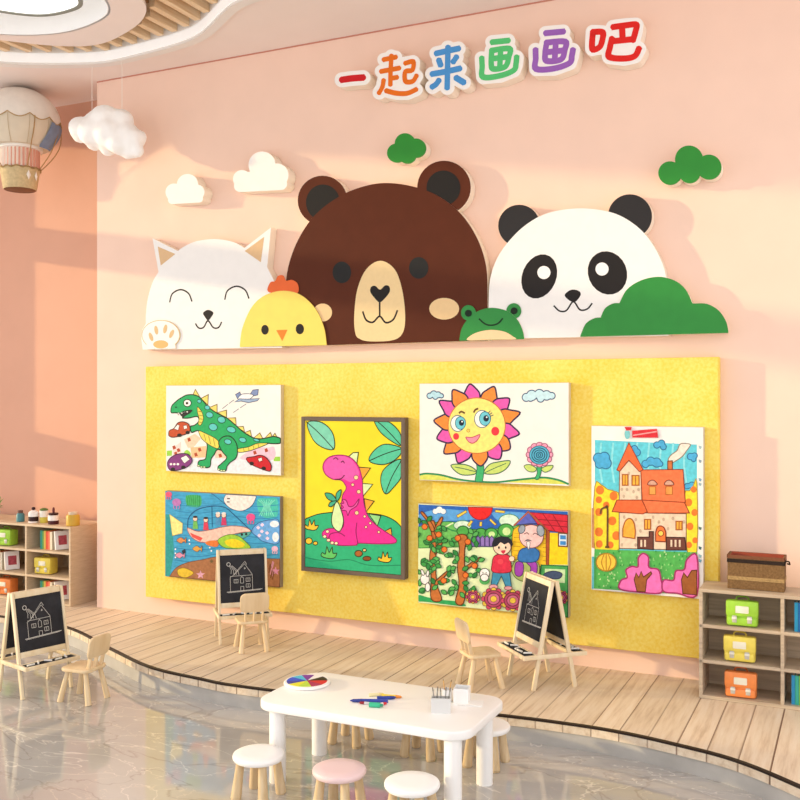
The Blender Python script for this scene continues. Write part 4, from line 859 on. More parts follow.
def chalks(root, zt, y0, where, sides=(-1, 1)):
    mw = Matrix.Translation(root.location) @ Matrix.Rotation(root.rotation_euler.z, 4, 'Z')
    for side in sides:
        for k in range(5):
            x = -.19+k*.09; p = mw @ Vector((x, side*(y0+.09)+.02*math.sin(k*2+side), zt+.038)); a = k*1.1+root.rotation_euler.z
            c = chalk0.copy(); C.objects.link(c); c.location = p; c.rotation_euler = (0, 0, a)
            c['label'] = f'white chalk stick lying in the {"front" if side < 0 else "rear"} tray of the {where}'; c['group'] = f'chalk sticks in the {"front" if side < 0 else "rear"} tray of the {where}'; c['category'] = 'chalk'
            SMALL.append(c)
SMALL = []
mb = MB(); mb.tube((-.035, 0, 0), (.035, 0, 0), .009, .008, 10); chalk0 = mb.build('chalk_stick', CHALKM, smooth=60)
specs = [('chalkboard easel standing on the marble floor at the left edge', (-6.835, 6.60, 0), 1.33, 'left easel', (-1, 1)),
         ('chalkboard easel on the plank deck below the underwater drawing', (-5.767, 8.345, HP), .744, 'middle easel', (-1,)),
         ('chalkboard easel standing sideways on the deck in front of the orchard drawing', (-2.512, 8.217, HP), -.80, 'right easel', (-1, 1))]
for lb, loc, rz, wh, sd_ in specs:
    t, zt, y0 = make_easel(lb, loc, rz, len(sd_) == 2); chalks(t, zt, y0, wh, sd_)
bpy.data.objects.remove(chalk0)
# ------------------------------------------------------------------ chairs
def rrect(w, d, r, n=6):
    o = []
    for cx, cy, a in ((w/2-r, d/2-r, 0), (-w/2+r, d/2-r, 90), (-w/2+r, -d/2+r, 180), (w/2-r, -d/2+r, 270)):
        for i in range(n+1): t = math.radians(a+90*i/n); o.append((cx+r*math.cos(t), cy+r*math.sin(t)))
    return o
def slab(loop, z0, z1, bev):
    bm = bmesh.new(); vs_ = [bm.verts.new((x, y, z0)) for x, y in loop]; f = bm.faces.new(vs_)
    r = bmesh.ops.extrude_face_region(bm, geom=[f]); bmesh.ops.translate(bm, vec=(0, 0, z1-z0), verts=[v for v in r['geom'] if isinstance(v, bmesh.types.BMVert)])
    bmesh.ops.recalc_face_normals(bm, faces=bm.faces)
    ed = [e for e in bm.edges if abs(e.verts[0].co.z-e.verts[1].co.z) < 1e-6]
    bmesh.ops.bevel(bm, geom=ed, offset=bev, segments=3, affect='EDGES', profile=.5)
    return bm
def make_chair(label, loc, rz):      # faces local +y
    t = thing('child_chair', label, 'chair', loc, rz)
    mb = MB(); mb.bm(slab(rrect(.30, .30, .06), .275, .305, .008)); mb.build('seat', BIRCH, t, True)
    for sx in (-1, 1):
        for sy in (-1, 1):
            mb = MB(); mb.tube((sx*.095, sy*.095, .278), (sx*.128, sy*.155, 0), .019, .027, 18); mb.build('leg', BIRCH, t, True)
    for x in (-.085, 0, .085):
        mb = MB(); mb.bar((x, -.115, .29), (x*1.02, -.148, .44), .034, .016, (1, 0, 0), 0, .003); mb.build('spindle', BIRCH, t, True)
    bm = slab(rrect(.285, .19, .05), -.011, .011, .007)
    m = Matrix.Translation((0, -.165, .492)) @ Matrix.Rotation(math.radians(90+9), 4, 'X')
    bmesh.ops.transform(bm, matrix=m, verts=bm.verts)
    for v in bm.verts: v.co.y += -.45*v.co.x**2+.008
    mb = MB(); mb.bm(bm); mb.build('backrest', BIRCH, t, True)
    return t
ch0 = make_chair('pale wooden child chair tucked in front of the easel on the marble floor', (-6.215, 6.56, 0), 1.64)
dup(ch0, (-5.433, 8.035, HP), .775, 'pale wooden child chair before the easel below the underwater drawing')
dup(ch0, (-2.945, 7.842, HP), -.80, 'pale wooden child chair on the deck behind the white table')
# ------------------------------------------------------------------ table
TX0, TX1, TY0, TY1, TH_ = -3.825, -2.228, 5.665, 6.50, .565
tw = M('f6f4f2', .35, .01, 4, .4)
t = thing('activity_table', 'long white rounded table with thick round legs in the foreground', 'table', ((TX0+TX1)/2, (TY0+TY1)/2, 0))
bm = slab(rrect(TX1-TX0, TY1-TY0, .15, 8), TH_-.062, TH_, .012); mb = MB(); mb.bm(bm); mb.build('tabletop', tw, t, True)
for sx in (-1, 1):
    for sy in (-1, 1):
        mb = MB(); x, y = (.682 if sx > 0 else -.642), (.248 if sy > 0 else -.335); mb.tube((x, y, 0), (x, y, TH_-.06), .058, .058, 28); mb.build('leg', tw, t, True)
# stools
def make_stool(label, loc, col, rz=0):
    t = thing('round_stool', label, 'stool', loc, rz, None)
    mb = MB(); mb.lathe([(.150, .252), (.166, .256), (.174, .268), (.175, .280), (.170, .292), (.158, .2985), (.10, .300), (.0005, .300)], n=44); mb.build('seat', M(col, .4, .01, 4, .35), t, True)
    for sx in (-1, 1):
        for sy in (-1, 1):
            mb = MB(); mb.tube((sx*.086, sy*.086, .254), (sx*.108, sy*.108, .012), .027, .036, 20); mb.tube((sx*.108, sy*.108, .012), (sx*.1085, sy*.1085, 0), .036, .031, 20); mb.build('leg', LEGWOOD, t, True)
    return t
make_stool('white topped stool at the front left corner of the white table', (-3.642, 5.47, 0), 'f7f5f3')
make_stool('pink topped stool at the front middle of the white table', (-3.022, 5.47, 0), 'eccfcf')
make_stool('white topped stool in front of the right end of the white table', (-2.508, 5.475, 0), 'f7f5f3')
make_stool('stool behind the white table, seen by its legs left of the middle', (-3.575, 6.655, 0), 'f7f5f3')
make_stool('stool behind the white table, seen by its legs right of the middle', (-2.955, 6.655, 0), 'f7f5f3')
make_stool('white topped stool behind the right end of the white table', (-2.455, 6.665, 0), 'f7f5f3')
# ------------------------------------------------------------------ things on the table
def onT(px, py): return onZ(px, py, TH_)
c = onT(307, 684)
t = thing('color_wheel', 'round white disc with rainbow colour wedges on the left of the table', 'color wheel', (c.x, c.y, TH_), math.radians(8))
mb = MB(); mb.lathe([(.162, 0), (.171, .006), (.171, .018), (.163, .024), (.0005, .024)], n=48); mb.build('disc', tw, t, True)
cols = ['c8202c', '1d1716', 'f4f2f0', 'f4f2f0', '7a2a9a', '47b8e0', '2a4ad0', '38307a', 'e8e432', 'c8e060', 'b8d840', 'd8242c']
wedges = [(-20, 20, 'd01f2c'), (20, 62, '1c1615'), (92, 128, '7a2c9c'), (128, 160, '48bfe0'), (160, 200, '2b50d6'), (200, 232, '3a3aa0'), (232, 268, 'e6e23a'), (268, 305, 'b9dc4a'), (305, 340, 'a81d5a')]
for a0, a1, col in wedges:
    pts = [(0, 0)]+[(.150*math.cos(math.radians(a0+(a1-a0)*i/8)), .150*math.sin(math.radians(a0+(a1-a0)*i/8))) for i in range(9)]
    mb = MB(); mb.prism(pts, .0235, .0255); mb.build('color_wedge', M(col, .45, .03), t, True, smooth=False)
def marker(label, a, b_, r, col, cap, group='markers on the table'):
    A = onZ(*a, TH_+r); B = onZ(*b_, TH_+r); d = B-A; L_ = d.length; rz = math.atan2(d.y, d.x)
    t = thing('marker_pen', label, 'marker', tuple(A), rz, group)
    mb = MB(); mb.tube((0, 0, 0), (L_*.68, 0, 0), r, r, 14); mb.build('barrel', M(col, .4, .03), t, True)
    mb = MB(); mb.tube((L_*.68, 0, 0), (L_*.93, 0, 0), r*1.05, r*.8, 14); mb.tube((L_*.93, 0, 0), (L_, 0, 0), r*.7, r*.2, 14); mb.build('cap', M(cap, .4, .03), t, True)
marker('long blue marker pointing left in the pile on the table', (388, 701), (350, 700.5), .013, '3a4ba8', '33408c')
marker('short blue marker lying right of the long blue one', (377, 698), (396, 697.5), .012, '3346a0', '2b3a88')
marker('yellow marker with orange tip behind the blue ones', (382, 695.5), (402, 697), .011, 'ecd04a', 'e08a3a')
marker('dark red marker in front of the long blue one', (376, 704), (359, 702.5), .010, 'c8c4c8', '8a1f30')
marker('pale cream marker lying behind all the others', (369, 695), (384, 694), .011, 'efe3b0', 'e6d48a')
marker('red ended white marker right of the green tape roll', (374, 705.5), (387, 703), .010, 'f0e6e4', 'd03038')
c = onT(375, 707.5); 
t = thing('tape_roll', 'small green glue tube lying in front of the markers', 'glue tube', (c.x, c.y, TH_+.018), math.radians(15)); t.name = 'glue_tube'
mb = MB(); mb.tube((-.04, 0, 0), (.035, 0, 0), .017, .017, 18); mb.build('tube_body', M('3fb88e', .4, .04), t, True); mb = MB(); mb.tube((.035, 0, 0), (.055, 0, 0), .012, .010, 14); mb.build('cap', M('2f9a78', .4), t, True)
# silver brush box
c = onT(441, 712)
t = thing('brush_box', 'small silver box holding brushes on the right of the table', 'brush holder', (c.x, c.y, TH_), math.radians(20))
sv = M('d9d8d6', .35, .03, 4, .5)
mb = MB(); w_, d_, h_ = .066, .032, .10
for a, b2 in (((-w_, -d_, 0), (w_, -d_+.006, h_)), ((-w_, d_-.006, 0), (w_, d_, h_)), ((-w_, -d_+.006, 0), (-w_+.006, d_-.006, h_)), ((w_-.006, -d_+.006, 0), (w_, d_-.006, h_)), ((-w_+.006, -d_+.006, 0), (w_-.006, d_-.006, .006))): mb.box(a, b2)
mb.build('box', sv, t, True, smooth=False); mb = MB(); mb.box((-w_+.007, -d_+.007, .07), (w_-.007, d_-.007, .082)); mb.build('dark_insert', M('3a3634', .8), t, True, smooth=False, label='dark plate inside the box')  # plain dark plate below the box rim, the brushes stand on it
mw = Matrix.Translation(t.location) @ Matrix.Rotation(t.rotation_euler.z, 4, 'Z')
for k, (x, y, dx, dy, lb) in enumerate(((-.045, 0, -.012, 0, 'leftmost brush standing in the silver box'), (-.028, .008, .006, .01, 'second brush from the left in the silver box'), (0, -.005, -.004, 0, 'brush in the middle of the silver box'), (.03, .006, .004, .012, 'second brush from the right in the silver box'), (.05, 0, .014, 0, 'rightmost brush standing in the silver box'))):
    p = mw @ Vector((x, y, .083)); q = mw @ Vector((x+dx, y+dy, .165))
    b_ = thing('paint_brush', lb, 'brush', tuple(p), 0, 'brushes in the silver box')
    mb = MB(); mb.tube(p, p+(q-p)*.7, .0045, .004, 8); mb.build('handle', M('9a968f', .4, .05), b_); mb = MB(); mb.tube(p+(q-p)*.7, q, .005, .0035, 8); mb.build('bristles', M('7a746a', .8), b_)
c = onT(462, 702)
t = thing('paper_cup', 'white square cup behind the silver brush box', 'cup', (c.x, c.y, TH_), math.radians(12))
mb = MB(); w_, h_ = .052, .105
for a, b2 in (((-w_, -w_, 0), (w_, -w_+.005, h_)), ((-w_, w_-.005, 0), (w_, w_, h_)), ((-w_, -w_+.005, 0), (-w_+.005, w_-.005, h_)), ((w_-.005, -w_+.005, 0), (w_, w_-.005, h_)), ((-w_+.005, -w_+.005, 0), (w_-.005, w_-.005, .006))): mb.box(a, b2, 0, .001)
mb.build('cup_wall', M('f3f2f1', .5, .01), t, True, smooth=False)
for k, (px_, lb) in enumerate(((446.5, 'left wooden pencil standing beside the white cup'), (450, 'right wooden pencil standing beside the white cup'))):
    pass
c2 = onT(447, 701)
t = thing('pencil_cup', 'small round white pencil pot between brush box and square cup', 'pencil pot', (c2.x, c2.y, TH_))
mb = MB(); mb.lathe([(.030, 0), (.034, .004), (.034, .085), (.030, .085), (.029, .01), (.0005, .01)], n=24); mb.build('pot', M('ecebea', .5, .01), t, True)
for dx, lb in ((-.012, 'light wooden pencil leaning left in the small white pot'), (.010, 'light wooden pencil leaning right in the small white pot')):
    p = Vector((c2.x+dx*.5, c2.y, TH_+.014)); q = Vector((c2.x+dx*3, c2.y+.012, TH_+.15)); b_ = thing('pencil', lb, 'pencil', tuple(p), 0, 'pencils in the small pot')
    mb = MB(); mb.tube(p, p+(q-p)*.9, .0042, .0042, 6); mb.build('barrel', M('d8a868', .5), b_); mb = MB(); mb.tube(p+(q-p)*.9, q, .0042, .0006, 6); mb.build('tip', M('5a4030', .5), b_)
c = onT(471, 703.5)
t = thing('paper_sheet', 'white paper sheet lying right of the square cup', 'paper', (c.x, c.y, TH_), math.radians(14)); mb = MB(); mb.box((-.085, -.06, .001), (.085, .06, .006)); mb.build('sheet', M('efeeec', .7, .01), t, True, smooth=False)
# ------------------------------------------------------------------ shelves
def shelf_unit(label, X0, X1, Y0, Y1, z0, z1, ncol, nrow, th, wood, connectors=False):
    t = thing('shelf_unit', label, 'shelf', ((X0+X1)/2, (Y0+Y1)/2, z0))
    def part(nm, a, b_):
        mb = MB(); mb.box(a, b_, 0, .002); mb.build(nm, wood, t, smooth=False)
    part('top_panel', (X0, Y0, z1-th), (X1, Y1, z1)); part('bottom_panel', (X0+th, Y0, z0), (X1-th, Y1, z0+th))
    part('side_panel', (X0, Y0, z0), (X0+th, Y1, z1-th)); part('side_panel', (X1-th, Y0, z0), (X1, Y1, z1-th))
    part('back_panel', (X0+th, Y1-.012, z0+th), (X1-th, Y1, z1-th))
    pw = (X1-X0-th)/ncol; ph_ = (z1-z0-th)/nrow; cells = {}
    for i in range(1, ncol): part('divider', (X0+i*pw, Y0+.003, z0+th), (X0+i*pw+th, Y1-.012, z1-th))
    for i in range(ncol):
        for j in range(nrow):
            xa, xb = X0+i*pw+th, X0+(i+1)*pw; za = z0+j*ph_+th; cells[i, j] = (xa, xb, za, z0+(j+1)*ph_)
            if j: part('shelf_board', (xa, Y0+.003, za-th), (xb, Y1-.012, za))
            if connectors and j and i == 0:
                mb = MB(); mb.tube((X0+th/2, Y0-.004, za-th/2), (X0+th/2, Y0+.001, za-th/2), .011, .011, 14); mb.build('joint_cap', M('8a7c6c', .4), t)
    return t, cells
# right unit
xr0 = onY(699, 650, 8.31).x; xr1 = onY(780.5, 650, 8.31).x; pitch = xr1-xr0
_, RC = shelf_unit('greyish oak cubby shelf at the right edge below the wicker basket', xr0, xr0+3*pitch+.028, 8.31, 8.70, HP+.002, 1.10, 3, 3, .028, M('cfbca2', .55, .08, 8, .3, (.3, 1, 6), hex2='b39f88'), True)
# left unit
xl1 = onY(70.5, 560, 8.71).x; xl0 = onY(26.2, 560, 8.71).x; pl_ = xl1-xl0
_, LC = shelf_unit('light oak cubby shelf in the alcove at the left edge', xl1-3*pl_-.02, xl1, 8.71, 9.33, HP+.002, 1.138, 3, 3, .026, M('d8c2a6', .55, .08, 8, .3, (1, 1, 8), hex2='cbb394'))
# ------------------------------------------------------------------ satchels
def satchel(label, loc, rz, col, dark, w=.245, h=.205, d=.10, patch='f0ecd8'):
    t = thing('satchel', label, 'bag', loc, rz, 'satchels on the shelves')
    m = M(col, .4, .05, 20, .4); md = M(dark, .4, .05, 20, .4); gr = M('c3c0b4', .3, .05, 8, .6)
    mb = MB(); mb.box((-w/2, -d/2, 0), (w/2, d/2, h), 0, .022); mb.build('body', m, t, True)
    mb = MB(); mb.box((-w/2-.004, -d/2-.010, h*.40), (w/2+.004, d/2*.4, h+.006), 0, .016); mb.build('flap', m, t, True)
    mb = MB(); mb.box((-w*.47, -d/2-.012, 0.008), (w*.47, -d/2+.012, h*.36), 0, .012); mb.build('front_pocket', m, t, True)
    mb = MB(); mb.box((-w*.21, -d/2-.013, h*.55), (w*.21, -d/2-.009, h*.83), 0, .006); mb.build('label_patch', M(patch, .6, .02), t, True, label='pale label patch')
    for sx in (-1, 1):
        mb = MB(); mb.box((sx*w*.24-.018, -d/2-.017, h*.16), (sx*w*.24+.018, -d/2-.010, h*.44), 0, .003); s_ = mb.build('strap', gr, t, True, label='grey strap with buckle')
        mb = MB(); mb.box((sx*w*.24-.020, -d/2-.021, h*.30), (sx*w*.24+.020, -d/2-.016, h*.38), 0, .002); mb.build('buckle', M('e8e4d8', .3, .03, 8, .6), s_, True)
    pts = [(-w*.2, 0, h+.003), (-w*.19, 0, h+.022), (-w*.12, 0, h+.034), (w*.12, 0, h+.034), (w*.19, 0, h+.022), (w*.2, 0, h+.003)]
    mb = MB(); mb.path(pts, .006); mb.build('handle', md, t, True)
    return t
def cell_mid(c, f): return c[0]+(c[1]-c[0])*f
for j, px_, lb, col, dk in ((2, 742.5, 'lime green satchel in the top cubby of the right shelf', '9fd23e', '6fa31e'), (1, 740, 'yellow satchel in the middle cubby of the right shelf', 'ecd85e', 'c9b440'), (0, 741, 'orange satchel in the bottom cubby of the right shelf', 'f28f4c', 'cf6526')):
    c = RC[0, j]; satchel(lb, (onY(px_, 640, 8.40).x, 8.40, c[2]+.001), 0.03, col, dk)
for i, j, px_, lb, col, dk in ((1, 2, 7, 'lime green satchel in the top cubby of the left shelf', 'a6d646', '74a824'), (2, 1, 46.5, 'yellow satchel in the middle cubby of the left shelf', 'ead457', 'c4ac38'), (1, 0, 7, 'orange satchel in the bottom cubby of the left shelf', 'f28f4c', 'cf6526')):
    c = LC[i, j]; satchel(lb, (onY(px_, 560, 8.86).x, 8.86, c[2]+.001), .12, col, dk, .235, .195, .15)
# ------------------------------------------------------------------ books
def book(label, x, y, z, th, dep, h, col, group, lean=0, yaw=0, cover=None):
    t = thing('book', label, 'book', (x, y, z), 0, group); t.rotation_euler = (0, lean, yaw)
    m = M(col, .5, .04)
    mb = MB(); mb.box((0, 0, 0), (.003, dep, h)); mb.box((th-.003, 0, 0), (th, dep, h)); mb.box((0, -.003, 0), (th, 0, h)); mb.build('cover', m, t, True, smooth=False)
    mb = MB(); mb.box((.003, 0, .004), (th-.003, dep-.004, h-.004)); mb.build('pages', M('f4efe4', .8, .03), t, True, smooth=False)
    if cover:
        mb = MB(); mb.box((th, dep*.2, h*.25), (th+.001, dep*.8, h*.75), 0); mb.build('cover_print', M(cover, .5, .3, 30), t, True, smooth=False, label='red printed picture')
rowcols = [('3f9a8a', 'teal'), ('6fb05a', 'green'), ('ecc75a', 'yellow'), ('e2543f', 'red'), ('e8795a', 'coral'), ('efe2c8', 'cream')]
for (i, j), where, start in (((2, 2), 'the top cubby of the left shelf', .20), ((1, 1), 'the middle cubby of the left shelf', .02), ((2, 0), 'the bottom cubby of the left shelf', .20)):
    c = LC[i, j]; x = c[0]+(c[1]-c[0])*start; g = 'books in '+where
    for k, (col, nm) in enumerate(rowcols):
        th = (.034, .026, .034, .036, .030, .034)[k]
        book(f'{nm} book standing upright in {where}', x, 8.80, c[2]+.001, th-.002, .17, .225-.008*(k % 2), col, g); x += th
    book(f'white book with red print leaning right-most in {where}', x+.058, 8.79, c[2]+.003, .035, .17, .225, 'ece8ea', g, -.16, -.45, 'b04a58')
for (i, j), where, cs in (((1, 2), 'the top right cubby at the right edge', [('2f9cc4', 'light blue'), ('2a6fb0', 'dark blue'), ('46b0a0', 'teal')]), ((1, 0), 'the bottom right cubby at the right edge', [('2f8fc0', 'light blue'), ('3fae9a', 'teal'), ('7cc04a', 'lime green'), ('2a6fb0', 'dark blue')])):
    c = RC[i, j]; x = onY(794.5 if j else 791.5, 640, 8.36).x
    for k, (col, nm) in enumerate(cs):
        if x+.03 > c[1]: break
        book(f'{nm} book standing in {where}', x, 8.36, c[2]+.001, .026, .17, .235, col, 'books in '+where); x += .028
# ------------------------------------------------------------------ wicker basket on right shelf
xb0, xb1 = onY(727.5, 590, 8.42).x, onY(784.5, 590, 8.42).x; zb0 = 1.102; bw, bd, bh = xb1-xb0, .20, .275
t = thing('wicker_basket', 'brown woven rectangular basket standing on the right shelf', 'basket', ((xb0+xb1)/2, 8.42+bd/2, zb0))
wk = M('8a6a44', .75, .12, 60, .2, hex2='6c5032', bump=.4); ns, L = nodes(wk)
lin_ = M('a8503a', .8, .06); y0, y1 = 8.42, 8.42+bd
mb = MB(); e_ = .014
for a, b_ in (((xb0, y0, zb0), (xb1, y0+e_, zb0+bh)), ((xb0, y1-e_, zb0), (xb1, y1, zb0+bh)), ((xb0, y0+e_, zb0), (xb0+e_, y1-e_, zb0+bh)), ((xb1-e_, y0+e_, zb0), (xb1, y1-e_, zb0+bh)), ((xb0+e_, y0+e_, zb0), (xb1-e_, y1-e_, zb0+.012))): mb.box(a, b_, 0, .003)
mb.build('woven_body', wk, t, smooth=False)
mb = MB()
for a, b_ in (((xb0+e_, y0+e_, zb0+.012), (xb1-e_, y0+e_+.004, zb0+bh-.004)), ((xb0+e_, y1-e_-.004, zb0+.012), (xb1-e_, y1-e_, zb0+bh+.004)), ((xb0+e_, y0+e_, zb0+.012), (xb0+e_+.004, y1-e_, zb0+bh-.004)), ((xb1-e_-.004, y0+e_, zb0+.012), (xb1-e_, y1-e_, zb0+bh-.004))): mb.box(a, b_)
mb.build('lining', lin_, t, smooth=False, label='red brown lining')
def band(nm, z, h, m, o, lb):
    mb = MB()
    for a, b_ in (((xb0-o, y0-o, z), (xb1+o, y0, z+h)), ((xb1, y0-o, z), (xb1+o, y1+o, z+h)), ((xb0-o, y0-o, z), (xb0, y1+o, z+h)), ((xb0-o, y1, z), (xb1+o, y1+o, z+h))): mb.box(a, b_)
    mb.build(nm, m, t, smooth=False, label=lb)
band('rim', zb0+bh-.022, .026, M('7a4a30', .7, .1, 40), .005, 'brown rim'); band('braid_band', zb0+bh-.058, .03, M('2a1d16', .8, .3, 50), .004, 'dark braided band'); band('pale_band', zb0+.075, .03, M('a8895a', .8, .25, 60), .003, 'pale woven band')
mb = MB(); mb.path([(xb1+.004, y0+.07, zb0+bh-.03), (xb1+.03, y0+.08, zb0+bh-.035), (xb1+.035, y0+.10, zb0+bh-.06), (xb1+.012, y0+.10, zb0+bh-.055)], .006); mb.build('handle', M('3a281c', .7), t)
# ------------------------------------------------------------------ little pots on left shelf top
ZL = 1.139
def onL(px_, y=8.86): return onY(px_, 520, y).x
def pot(name, label, cat_, px_, y, parts, group=None):
    x = onL(px_, y); t = thing(name, label, cat_, (x, y, ZL), 0, group)
    for nm, prof, col in parts: mb = MB(); mb.lathe(prof, n=26); mb.build(nm, M(col, .4, .05), t, True)
    return t
pot('glass_bottle', 'small dark teal bottle at the left on the shelf top', 'bottle', 20.5, 8.85, [('bottle_body', [(.045, 0), (.050, .006), (.050, .085), (.038, .105)], '4a8088'), ('stopper', [(.030, .106), (.032, .14), (.0005, .145)], '6a4a40')])
pot('play_cake', 'white and dark brown layered play cake with a cherry, left of the two', 'toy cake', 33.5, 8.85, [('cake_layer', [(.062, .0), (.064, .02), (.0005, .021)], 'efe6e6'), ('cake_layer', [(.060, .0215), (.060, .075), (.0005, .076)], '35191c'), ('cake_layer', [(.061, .0765), (.061, .125), (.03, .15), (.0005, .151)], 'f3efee'), ('cherry', [(.002, .1515), (.020, .16), (.024, .175), (.016, .19), (.0005, .193)], '3a2024')])
pot('parfait_cup', 'white cup with yellow base and leafy top between the play cakes', 'cup', 44, 8.90, [('cup_base', [(.045, 0), (.048, .005), (.052, .07), (.0005, .071)], 'd8cc58'), ('cup_cream', [(.053, .0715), (.055, .15), (.0005, .151)], 'f2efe6'), ('leaf_topping', [(.045, .1515), (.052, .165), (.02, .18), (.0005, .181)], '5a7a3a')])
pot('play_cake', 'white topped dark red play cake with a candle, right of the two', 'toy cake', 53.5, 8.85, [('cake_layer', [(.062, 0), (.064, .045), (.0005, .046)], '4a1c22'), ('cake_layer', [(.066, .0465), (.066, .11), (.0005, .111)], 'f3eeea'), ('cake_layer', [(.056, .1115), (.058, .135), (.0005, .136)], '3a1c1c'), ('candle', [(.014, .1365), (.016, .17), (.012, .20), (.0005, .205)], '6a2a2a')])
pot('storage_jar', 'mustard yellow storage jar with pale lid at the right end of the left shelf', 'jar', 73, 8.84, [('jar_body', [(.072, 0), (.080, .008), (.080, .115), (.070, .135)], 'c9a23a'), ('lid', [(.052, .1355), (.054, .165), (.0005, .168)], 'd8cab4')])
# plant tip at the very edge
xp = onL(-5, 8.95); t = thing('potted_plant', 'green leafy plant tip at the left edge on the shelf top', 'plant', (xp, 8.95, ZL))
mb = MB(); mb.lathe([(.05, 0), (.065, .10), (.06, .10), (.0005, .09)], n=24); mb.build('pot', M('d8cfc4', .6), t, True)
random.seed(5)
for k in range(26):
    a = random.uniform(0, 6.28); r = random.uniform(.06, .12); h = random.uniform(.14, .30); p = Vector((0, 0, .09)); q = Vector((r*math.cos(a), r*math.sin(a), h)); s_ = Vector((-math.sin(a), math.cos(a), 0))*.018
    mid = p.lerp(q, .6)+Vector((0, 0, .02))
    mesh_obj('leaf', [p, mid+s_, q, mid-s_, mid+Vector((0, 0, .006))], [(0, 1, 4), (1, 2, 4), (2, 3, 4), (3, 0, 4)], M('6f9a3e', .6, .2), t, local=True)
# ------------------------------------------------------------------ hanging cloud
CYD = 8.35
c = onY(105, 132, CYD); t = thing('hanging_cloud', 'puffy white cotton cloud hanging on two threads', 'hanging cloud', tuple(c))
bm = bmesh.new(); random.seed(11); k = CYD/ray(105, 132)[1]/F
for px_, py_, r, dy in ((81, 129, 12.5, 0), (78, 133, 9.5, .05), (95, 123, 14, .04), (107, 120, 14.5, -.03), (119, 121, 13, .03), (98, 134, 15, -.08), (113, 135, 16, -.05), (126, 135, 13, .02), (134, 140, 10.5, 0), (122, 145, 11, -.06), (131, 149, 9, .02), (106, 146, 9.5, .04), (92, 140, 10, .05), (137, 136, 7, .05), (138, 151, 6.5, 0), (126, 152, 7, .02), (102, 127, 12, .12), (115, 130, 13, .12)):
    w_ = onY(px_, py_, CYD)-c; bmesh.ops.create_icosphere(bm, subdivisions=3, radius=r*k, matrix=Matrix.Translation(w_+Vector((0, dy, 0))))
me = bpy.data.meshes.new('tmpc'); bm.to_mesh(me); bm.free(); o = bpy.data.objects.new('tmpc', me); C.objects.link(o)
md = o.modifiers.new('r', 'REMESH'); md.mode = 'VOXEL'; md.voxel_size = .022; sm = o.modifiers.new('s', 'SMOOTH'); sm.iterations = 10; sm.factor = .6
tx = bpy.data.textures.new('cl', 'CLOUDS'); tx.noise_scale = .09; dp = o.modifiers.new('d', 'DISPLACE'); dp.texture = tx; dp.strength = .02; dp.mid_level = .45
dg = bpy.context.evaluated_depsgraph_get(); me2 = bpy.data.meshes.new_from_object(o.evaluated_get(dg)); bpy.data.objects.remove(o)
cm = M('fbfaf8', .95, .005, 4, .05); me2.materials.clear(); me2.materials.append(cm)
for p in me2.polygons: p.use_smooth = True
b_ = bpy.data.objects.new('cotton_body', me2); C.objects.link(b_); b_.parent = t
for px_, py_ in ((92, 112), (122, 112)):
    p = onY(px_, py_, CYD); mb = MB(); mb.tube(p, (p.x, p.y, CEIL-.002), .0028, .0028, 8); mb.build('hanging_thread', M('f3ece4', .6), t)
# ------------------------------------------------------------------ hot air balloon
BYD = 8.62
c = onY(20, 123, BYD); kk = BYD/ray(20, 120)[1]/F
t = thing('hanging_balloon', 'model hot air balloon with pale envelope and basket hanging at the upper left', 'hot air balloon', tuple(c))
R_ = 38.5*kk
prof = []
for i in range(25):
    a = math.radians(90-150*i/24); r = R_*math.cos(a); z = R_*math.sin(a)
    if z < 0: r = R_*(math.cos(a)*.80+.20*math.cos(a)**2); z *= 1.0
    prof.append((max(r, .0006), z*.89 if z > 0 else z))
prof = [(r, z) for r, z in prof if z > -R_*.72]
prof = prof[::-1]
em = M('d9cdb8', .75, .05, 6, .2)
mb = MB(); mb.lathe(prof, n=48); mb.build('envelope', em, t, True)
def er(z):
    for (r1, z1), (r2, z2) in zip(prof, prof[1:]):
        if z1 <= z <= z2: return r1+(r2-r1)*(z-z1)/(z2-z1)
    return prof[0][0]
zs = onY(20, 122, BYD).z-c.z
# pale upper cloth with scalloped hem
vv, ff = [], []; N = 96; NR = 10
for j in range(NR+1):
    for i in range(N):
        a = 2*math.pi*i/N; hem = zs-abs(math.sin(a*6))*.055; z = hem+(R_*.89*.995-hem)*j/NR; r = (er(min(z, R_*.885))+.006)
        vv.append((r*math.cos(a), r*math.sin(a), z))
for j in range(NR):
    for i in range(N): ff.append((j*N+i, j*N+(i+1) % N, (j+1)*N+(i+1) % N, (j+1)*N+i))
mesh_obj('scalloped_cloth', vv, ff, M('eae4da', .8, .04, 10), t, local=True, smooth=True, label='pale upper cloth with scalloped hem')
mb = MB(); pts = []
for i in range(N+1): a = 2*math.pi*i/N; z = zs-abs(math.sin(a*6))*.055; r = er(z)+.012; pts.append((r*math.cos(a), r*math.sin(a), z))
mb.path(pts, .006, 6); mb.build('hem_cord', M('b89a6a', .7), t, True, label='tan cord along the hem')
for a in range(0, 360, 30):
    mb = MB(); pts = [((er(z)+.003)*math.cos(math.radians(a)), (er(z)+.003)*math.sin(math.radians(a)), z) for z in np.linspace(-R_*.68, zs-.02, 8)]; mb.path(pts, .004, 5); mb.build('seam', M('c4b090', .8), t, True)
